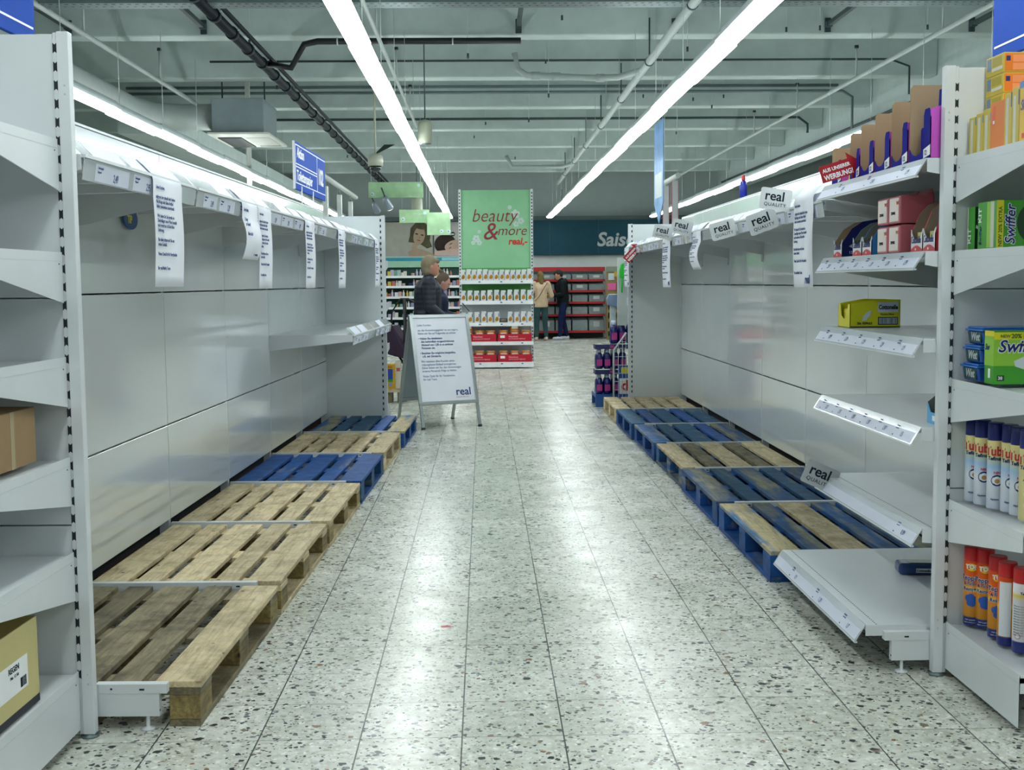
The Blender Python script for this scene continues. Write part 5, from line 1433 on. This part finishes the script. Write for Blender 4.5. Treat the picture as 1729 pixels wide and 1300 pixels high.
for x in (-.045, .0, .038):
    mb = MB(); mb.tube([(x, 0, .04), (x, 0, .64 + (x + .095) * 1.4)], .003, WW, 5); mb.build('wire', t)
t, a, b_, h_ = prod('detergent_box', 'blue and white detergent box with a red letter d behind the wire rack', 'box', 1.46, 1.66, 13.05, 13.13, .145, .50, P('#2450a4', .4), bev=.004) if False else prod('detergent_box', 'blue and white detergent box with a red letter d behind the wire rack', 'box', 1.47, 1.62, 12.97, 13.06, .001, .47, P('#2450a4', .4))
patch(t, '-y', a, b_, .0, .15, .16, .33, WHT); text('dash', .16, P('#c41e2a'), t, (-a + .02, -b_ - .0015, .2), '-y', bold=.03); patch(t, '-y', a, b_, .02, .15, .38, .45, YB)
t = thing('squeegee_stand', 'tall white display post with a grey plastic scoop on top', 'display', (1.455, 13.3, 0))
mb = MB(); mb.box(-.035, .03, .14, .18, 0, 1.14, P('#b6c0c2', .4)); mb.build('post', t, bev=.004)
mb = MB(); mb.extrude([(-.06, .10, 1.12), (.06, .10, 1.08), (.07, .10, 1.24), (-.05, .10, 1.24), (-.075, .10, 1.19)], (0, .1, 0), P('#7488a4', .3)); mb.build('scoop', t, bev=.008)
t = thing('scrub_brush', 'bright green brush hanging beside the far right end unit, upper one', 'brush', (1.525, 13.1, 0))
G2 = P('#23c832', .35)
mb = MB(); mb.extrude([(-.035, 0, 1.42), (.02, 0, 1.42), (.035, 0, 1.52), (.01, 0, 1.58), (-.02, 0, 1.57), (-.04, 0, 1.5)], (0, .03, 0), G2); mb.build('brush_head', t, bev=.006)
mb = MB(); mb.tube([(-.01, .015, 1.43), (-.01, .015, 1.26)], .009, G2, 8); mb.build('handle', t)
mb = MB(); mb.box(-.055, .05, .06, .08, .9, 1.64, P('#c4ccca', .5)); mb.box(-.055, .05, .06, .08, 0.0, .02, P('#c4ccca', .5)); mb.build('backing_panel', t)

# ---------------------------------------------------------------- left of the sandwich board
t = thing('display_plinth', 'white scuffed display plinth behind the sandwich board', 'plinth', (-.85, 14.5, 0))
mb = MB(); mb.box(-.13, .22, -.1, .3, .045, .55, P('#b4bab0', .5, 0, .3, .12)); mb.build('body', t, bev=.004)
mb = MB(); mb.box(-.12, .21, -.08, .28, 0, .045, DARK); mb.build('dark_base', t)
t = thing('pet_food_bag', 'yellow and blue pet food pack standing left of the plinth', 'bag', (-1.07, 13.9, .161))
mb = MB(); mb.box(-.05, .035, 0, .08, 0, .29, P('#c49a14', .4)); mb.build('pack', t, bev=.004)
mb = MB(); mb.box(-.045, .01, -.001, 0, .1, .23, P('#1c3f9c', .4)); mb.box(-.045, .01, -.0015, -.001, .08, .11, P('#2f8a2c', .4)); mb.box(-.04, .0, -.002, -.001, .03, .07, P('#8c8ca4', .4)); mb.build('printed_panel', t)
text('PEDI', .025, P('#b8281c'), t, (-.046, -.0015, .245), '-y', bold=.03)
t = thing('carton', 'pale printed carton between the pet food pack and the plinth', 'carton', (-1.0, 13.95, .161))
mb = MB(); mb.box(-.03, .03, 0, .1, 0, .32, P('#cfc6b8', .5)); mb.build('pack', t)
mb = MB(); mb.box(-.02, .02, -.001, 0, .2, .24, P('#b05a50', .5)); mb.build('printed_mark', t)
t = thing('wooden_crate', 'low brown wooden crate under the pet food pack', 'crate', (-1.04, 13.9, 0))
mb = MB(); mb.box(-.09, .09, -.01, .2, .12, .16, PINE); mb.build('deck', t)
for x in (-.09, .03):
    mb = MB(); mb.box(x, x + .06, -.01, .2, 0, .12, GREYW); mb.build('runner', t)
t = thing('pushchair', 'black pushchair with curved handle and purple seat beside the woman in the navy coat', 'pushchair', (-.95, 14.1, 0), -.3)
BK = P('#0b1014', .4)
mb = MB(); mb.tube([(-.12, 0, .62), (-.15, 0, .82), (-.13, 0, 1.05), (-.02, 0, 1.2), (.08, 0, 1.2), (.16, 0, 1.15), (.24, 0, 1.09)], .011, BK, 8); mb.build('handle', t)
mb = MB(); mb.tube([(.03, 0, .08), (.03, 0, 1.2)], .022, BK, 8); mb.build('frame_tube', t)
mb = MB(); mb.tube([(-.12, .02, .62), (.05, .1, .3), (.2, .2, .08)], .014, BK, 8); mb.build('frame_tube', t)
mb = MB(); mb.extrude([(-.16, -.1, .55), (.06, -.1, .5), (.06, -.1, .62), (-.1, -.1, .9), (-.17, -.1, .86)], (0, .25, 0), P('#2c1634', .7)); mb.build('seat', t, bev=.02)
for x, y in ((.03, -.02), (.2, .2), (-.1, .25)):
    mb = MB(); mb.tube([(x - .015, y, .08), (x + .015, y, .08)], .08, BK, 18); mb.build('wheel', t)

# ---------------------------------------------------------------- people
def blob(name, caps, m, parent, vox=.009):
    """one continuous body: tapered limbs fused into a single skin"""
    mb = MB()
    for c in caps:
        if c[0] == 'c':
            _, p0, p1, r0, r1 = c
            mb.tube([p0, p1], [r0, r1], m, 14); mb.ball(p0, r0, m, 12); mb.ball(p1, r1, m, 12)
        elif c[0] == 'h':
            _, z0, z1, rx, ry = c
            ring = [(rx * math.cos(q), ry * math.sin(q)) for q in [2 * PI * i / 24 for i in range(24)]]
            mb.extrude([(x, y, z0) for x, y in ring], (0, 0, z1 - z0), m)
        else:
            _, p, r, sc = c[:4]
            if len(c) > 4:
                pre = set(mb.bm.verts); mb.ball((0, 0, 0), r, m, 16, sc); nv = [v for v in mb.bm.verts if v not in pre]
                bmesh.ops.transform(mb.bm, matrix=Matrix.Translation(p) @ Euler(c[4]).to_matrix().to_4x4(), verts=nv)
            else: mb.ball(p, r, m, 16, sc)
    o = mb.build(name, parent, fix=False)
    rm = o.modifiers.new('remesh', 'REMESH'); rm.mode = 'VOXEL'; rm.voxel_size = vox; rm.use_smooth_shade = True
    sm = o.modifiers.new('smooth', 'SMOOTH'); sm.factor = .5; sm.iterations = 3
    return o
def mid(a, b, f): return tuple(a[i] * (1 - f) + b[i] * f for i in range(3))
def add(a, b): return tuple(a[i] + b[i] for i in range(3))
def person(label, loc, rz, H_, elb, wri, hand_dir, legs, head_tilt, top_m, leg_m, shoe_m, hair_m, skin_m, hair='short', lean=0, hood=False, puffy=False):
    """faces +y. elb/wri = (left, right) joint positions; legs = ((knee, ankle), (knee, ankle))"""
    k = H_ / 1.70
    t = thing('person', label, 'person', loc, rz); t.scale = (k, k, k)
    hips = [(-.09, 0, .90), (.09, 0, .90)]; sh = [(-.17, lean * .9, 1.40), (.17, lean * .9, 1.40)]
    neck = (0, lean, 1.44); hc = (0, lean + .03 + math.sin(head_tilt) * .1, 1.585 - (1 - math.cos(head_tilt)) * .1)
    caps = [('e', (0, 0, .93), .15, (1.05, .72, .8)), ('c', (0, 0, .95), (0, lean * .5, 1.2), .12, .125), ('e', (0, lean * .8, 1.28), .165, (1.05, .68, .95)), ('c', neck, (0, lean + .015, 1.52), .052, .05)]
    hr = (head_tilt * -1, 0, 0)
    def hp(x, y, z):
        v = Euler(hr).to_matrix() @ Vector((x, y, z)); return (hc[0] + v.x, hc[1] + v.y, hc[2] + v.z)
    caps += [('e', hc, .1, (.76, .95, 1.13), hr), ('e', hp(0, .04, -.06), .06, (.85, .85, .85), hr), ('c', hp(0, .088, .015), hp(0, .104, -.02), .008, .012), ('e', hp(0, .083, -.058), .022, (1.1, .6, .45), hr), ('e', hp(-.077, 0, 0), .026, (.35, .7, 1.1), hr), ('e', hp(.077, 0, 0), .026, (.35, .7, 1.1), hr)]
    for i in (0, 1):
        kn, an = legs[i]
        caps += [('c', hips[i], kn, .085, .055), ('c', kn, mid(kn, an, .4), .052, .055), ('c', mid(kn, an, .4), an, .055, .036), ('c', add(an, (0, -.02, -.045)), add(an, (0, .15, -.055)), .032, .026)]
        caps += [('c', sh[i], elb[i], .052, .040), ('c', elb[i], wri[i], .040, .026)]
        d = Vector(hand_dir[i]).normalized(); w0 = Vector(wri[i]); side = d.cross(Vector((0, 0, 1)))
        side = side.normalized() if side.length > .1 else Vector((0, 1, 0))
        palm = w0 + d * .045
        caps += [('c', tuple(w0), tuple(w0 + d * .08), .024, .028)]
        curl = side.cross(d).normalized() * -1
        for q, ln in enumerate((.062, .072, .068, .052)):
            b0 = w0 + d * .085 + side * (-.024 + q * .016); b1 = b0 + d * ln * .55 + curl * .008; b2 = b1 + d * ln * .35 + curl * .022
            caps += [('c', tuple(b0), tuple(b1), .0085, .008), ('c', tuple(b1), tuple(b2), .008, .007)]
        b0 = w0 + d * .03 - side * .025; b1 = b0 + d * .03 - side * .025; b2 = b1 + d * .028 - side * .004
        caps += [('c', tuple(b0), tuple(b1), .011, .0095), ('c', tuple(b1), tuple(b2), .0095, .008)]
    blob('body', caps, skin_m, t, .0075)
    # jacket
    g = .022 if puffy else .016
    jc = [('h', .83, 1.05, .168 + g, .125 + g), ('c', (0, 0, 1.0), (0, lean * .4, 1.1), .14 + g, .14 + g), ('c', (0, lean * .4, 1.1), (0, lean * .8, 1.3), .14 + g, .145 + g), ('e', (0, lean * .85, 1.33), .17 + g, (1.08, .7, .68)), ('c', (0, lean, 1.42), (0, lean + .01, 1.475), .075, .066)]
    jc = [(c[0], c[1], c[2], c[3], c[4]) if c[0] == 'c' else c for c in jc]
    for i in (0, 1):
        jc += [('c', sh[i], elb[i], .068 + g * .6, .055 + g * .5), ('c', elb[i], mid(elb[i], wri[i], .92), .055 + g * .5, .040 + g * .4)]
    if hood: jc += [('e', (0, lean - .10, 1.42), .10, (1.1, .6, .8))]
    blob('jacket', jc, top_m, t, .011)
    tc = [('e', (0, 0, .92), .165, (1.08, .8, .75))]
    for i in (0, 1):
        kn, an = legs[i]
        tc += [('c', hips[i], kn, .100, .070), ('c', kn, add(an, (0, 0, .02)), .068, .052)]
    blob('trousers', tc, leg_m, t, .011)
    for i in (0, 1):
        an = legs[i][1]
        blob('shoe', [('c', add(an, (0, -.03, -.04)), add(an, (0, .15, -.048)), .043, .036), ('e', add(an, (0, -.03, -.045)), .042, (.9, 1, .8)), ('c', add(an, (0, -.01, -.03)), add(an, (0, -.01, .0)), .044, .042)], shoe_m, t, .008)
    hm = [('e', hp(0, -.026, .026), .110, (.78, .88, 1.04), hr)]
    if hair == 'bob': hm += [('e', hp(-.04, -.045, -.04), .058, (.7, .9, 1.1), hr), ('e', hp(.04, -.045, -.04), .058, (.7, .9, 1.1), hr), ('e', hp(0, -.06, -.05), .06, (1, .7, 1.1), hr), ('c', hp(-.05, .05, .085), hp(.04, .075, .07), .03, .025)]
    if hair == 'long': hm += [('c', hp(0, -.07, 0), hp(0, -.09, -.2), .085, .05), ('e', hp(0, -.05, -.08), .09, (1, .7, 1.2), hr)]
    if hair == 'bun': hm += [('e', hp(0, -.095, .125), .036, (1, 1, .9), hr)]
    if hair == 'short': hm += [('c', hp(0, .04, .085), hp(0, .065, .07), .045, .035)]
    # hair sits behind the face: cut the front away by keeping it shallow
    o = blob('hair', hm, hair_m, t, .008)
    for sx in (-1, 1):
        mb = MB(); mb.ball(hp(sx * .031, .0855, .018), .0085, P('#2a221c', .3), 8); mb.build('eye', t)
    mb = MB(); mb.ball(hp(0, .0975, -.058), .014, P('#8e4a44', .5), 10, (1.3, .3, .3)); mb.build('mouth', t)
    return t, hp
JNAV, _nt, _b = nmat('quilted_navy_fabric')
_b.inputs['Base Color'].default_value = lin('#081226'); _b.inputs['Roughness'].default_value = .55
_wv = node(_nt, 'ShaderNodeTexWave', bands_direction='Z'); _wv.inputs['Scale'].default_value = 5.5; _wv.inputs['Distortion'].default_value = .6
_nt.links.new(coords(_nt, rnd=False), _wv.inputs['Vector']); bump(_nt, _b, _wv.outputs['Fac'], .22, .012)
JNAV2 = P('#0c1730', .6, 0, .3, .2); SK = P('#c08a74', .6, 0, .3, .05); SK2 = P('#b88a80', .6, 0, .3, .05)
std = (((-.10, .01, .49), (-.10, -.02, .085)), ((.10, .0, .49), (.11, .0, .085)))
person('grey-haired woman in a navy quilted coat seen from the side, behind the sandwich board', (-.66, 14.0, 0), -PI / 2 + .12, 1.68,
       ((-.24, .02, 1.12), (.24, .02, 1.12)), ((-.2, .2, .98), (.22, .2, .98)), ((.1, 1, -.2), (-.1, 1, -.2)), std, .06, JNAV, P('#1b1f28', .8), P('#22201e', .6), P('#857a66', .8, 0, .2, .25), SK, hair='bob', puffy=True, lean=.02)
t, hp = person('person in dark jacket with tied hair looking down at a phone, behind the woman', (-.60, 15.3, 0), -PI / 2 - .1, 1.50,
       ((-.2, .05, 1.13), (.2, .05, 1.13)), ((-.07, .28, 1.08), (.08, .28, 1.06)), ((.3, 1, .15), (-.3, 1, .15)), std, .5, P('#0e1938', .6, 0, .3, .2), P('#1d222c', .8), P('#2a2a2a', .6), P('#5e5046', .8, 0, .2, .2), SK2, hair='bun', lean=.03)
tp = thing('phone', 'dark phone held by the person looking down', 'phone', (-.18, 15.3, 1.02)); 
mb = MB(); mb.box(-.035, .035, -.005, .005, 0, .14, SLOT); mb.build('case', tp, bev=.003)
mb = MB(); mb.box(-.031, .031, -.0056, -.005, .01, .13, P('#8a9ac8', .2, emit=.6)); mb.build('screen', tp)
tp.rotation_euler = (.7, 0, -PI / 2)
t, hp = person('fair-haired woman in a cream sweater and grey-green jeans seen from behind', (1.36, 28.4, 0), .15, 1.62,
       ((-.27, .0, 1.12), (.27, .0, 1.12)), ((-.18, .22, 1.06), (.18, .22, 1.06)), ((.5, 1, .1), (-.5, 1, .1)), (((-.10, .03, .49), (-.12, -.02, .085)), ((.10, .0, .49), (.13, .0, .085))), .35, P('#c9b093', .8, 0, .2, .08), P('#2f4a4e', .8, 0, .2, .15), P('#c4a49a', .6), P('#6b5a34', .8, 0, .2, .25), SK, hair='long')
mb = MB(); mb.tube([(.15, -.09, 1.44), (.05, -.155, 1.3), (-.08, -.17, 1.1), (-.17, -.1, .98)], .007, P('#3c2c20', .6), 6); mb.build('bag_strap', t)
t, hp = person('dark-haired man in a black hooded jacket and navy jeans facing left', (1.91, 28.8, 0), PI / 2 + .15, 1.66,
       ((-.23, .04, 1.12), (.23, .04, 1.12)), ((-.12, .28, 1.08), (.12, .26, 1.08)), ((.3, 1, .1), (-.3, 1, .1)), (((-.10, .08, .49), (-.10, .10, .085)), ((.10, -.02, .49), (.12, -.12, .085))), .4, P('#0a1216', .7, 0, .2, .2), P('#141e44', .8, 0, .2, .2), P('#d2d4dc', .5), P('#15130f', .8), SK, hair='short', hood=True, lean=.04)
tp = thing('snack_bag', 'pale snack bag held by the man in the black jacket', 'bag', (1.57, 28.72, 1.0))
mb = MB(); mb.box(-.05, .05, -.03, .03, 0, .1, P('#c8b890', .5)); mb.build('bag', tp, bev=.012)
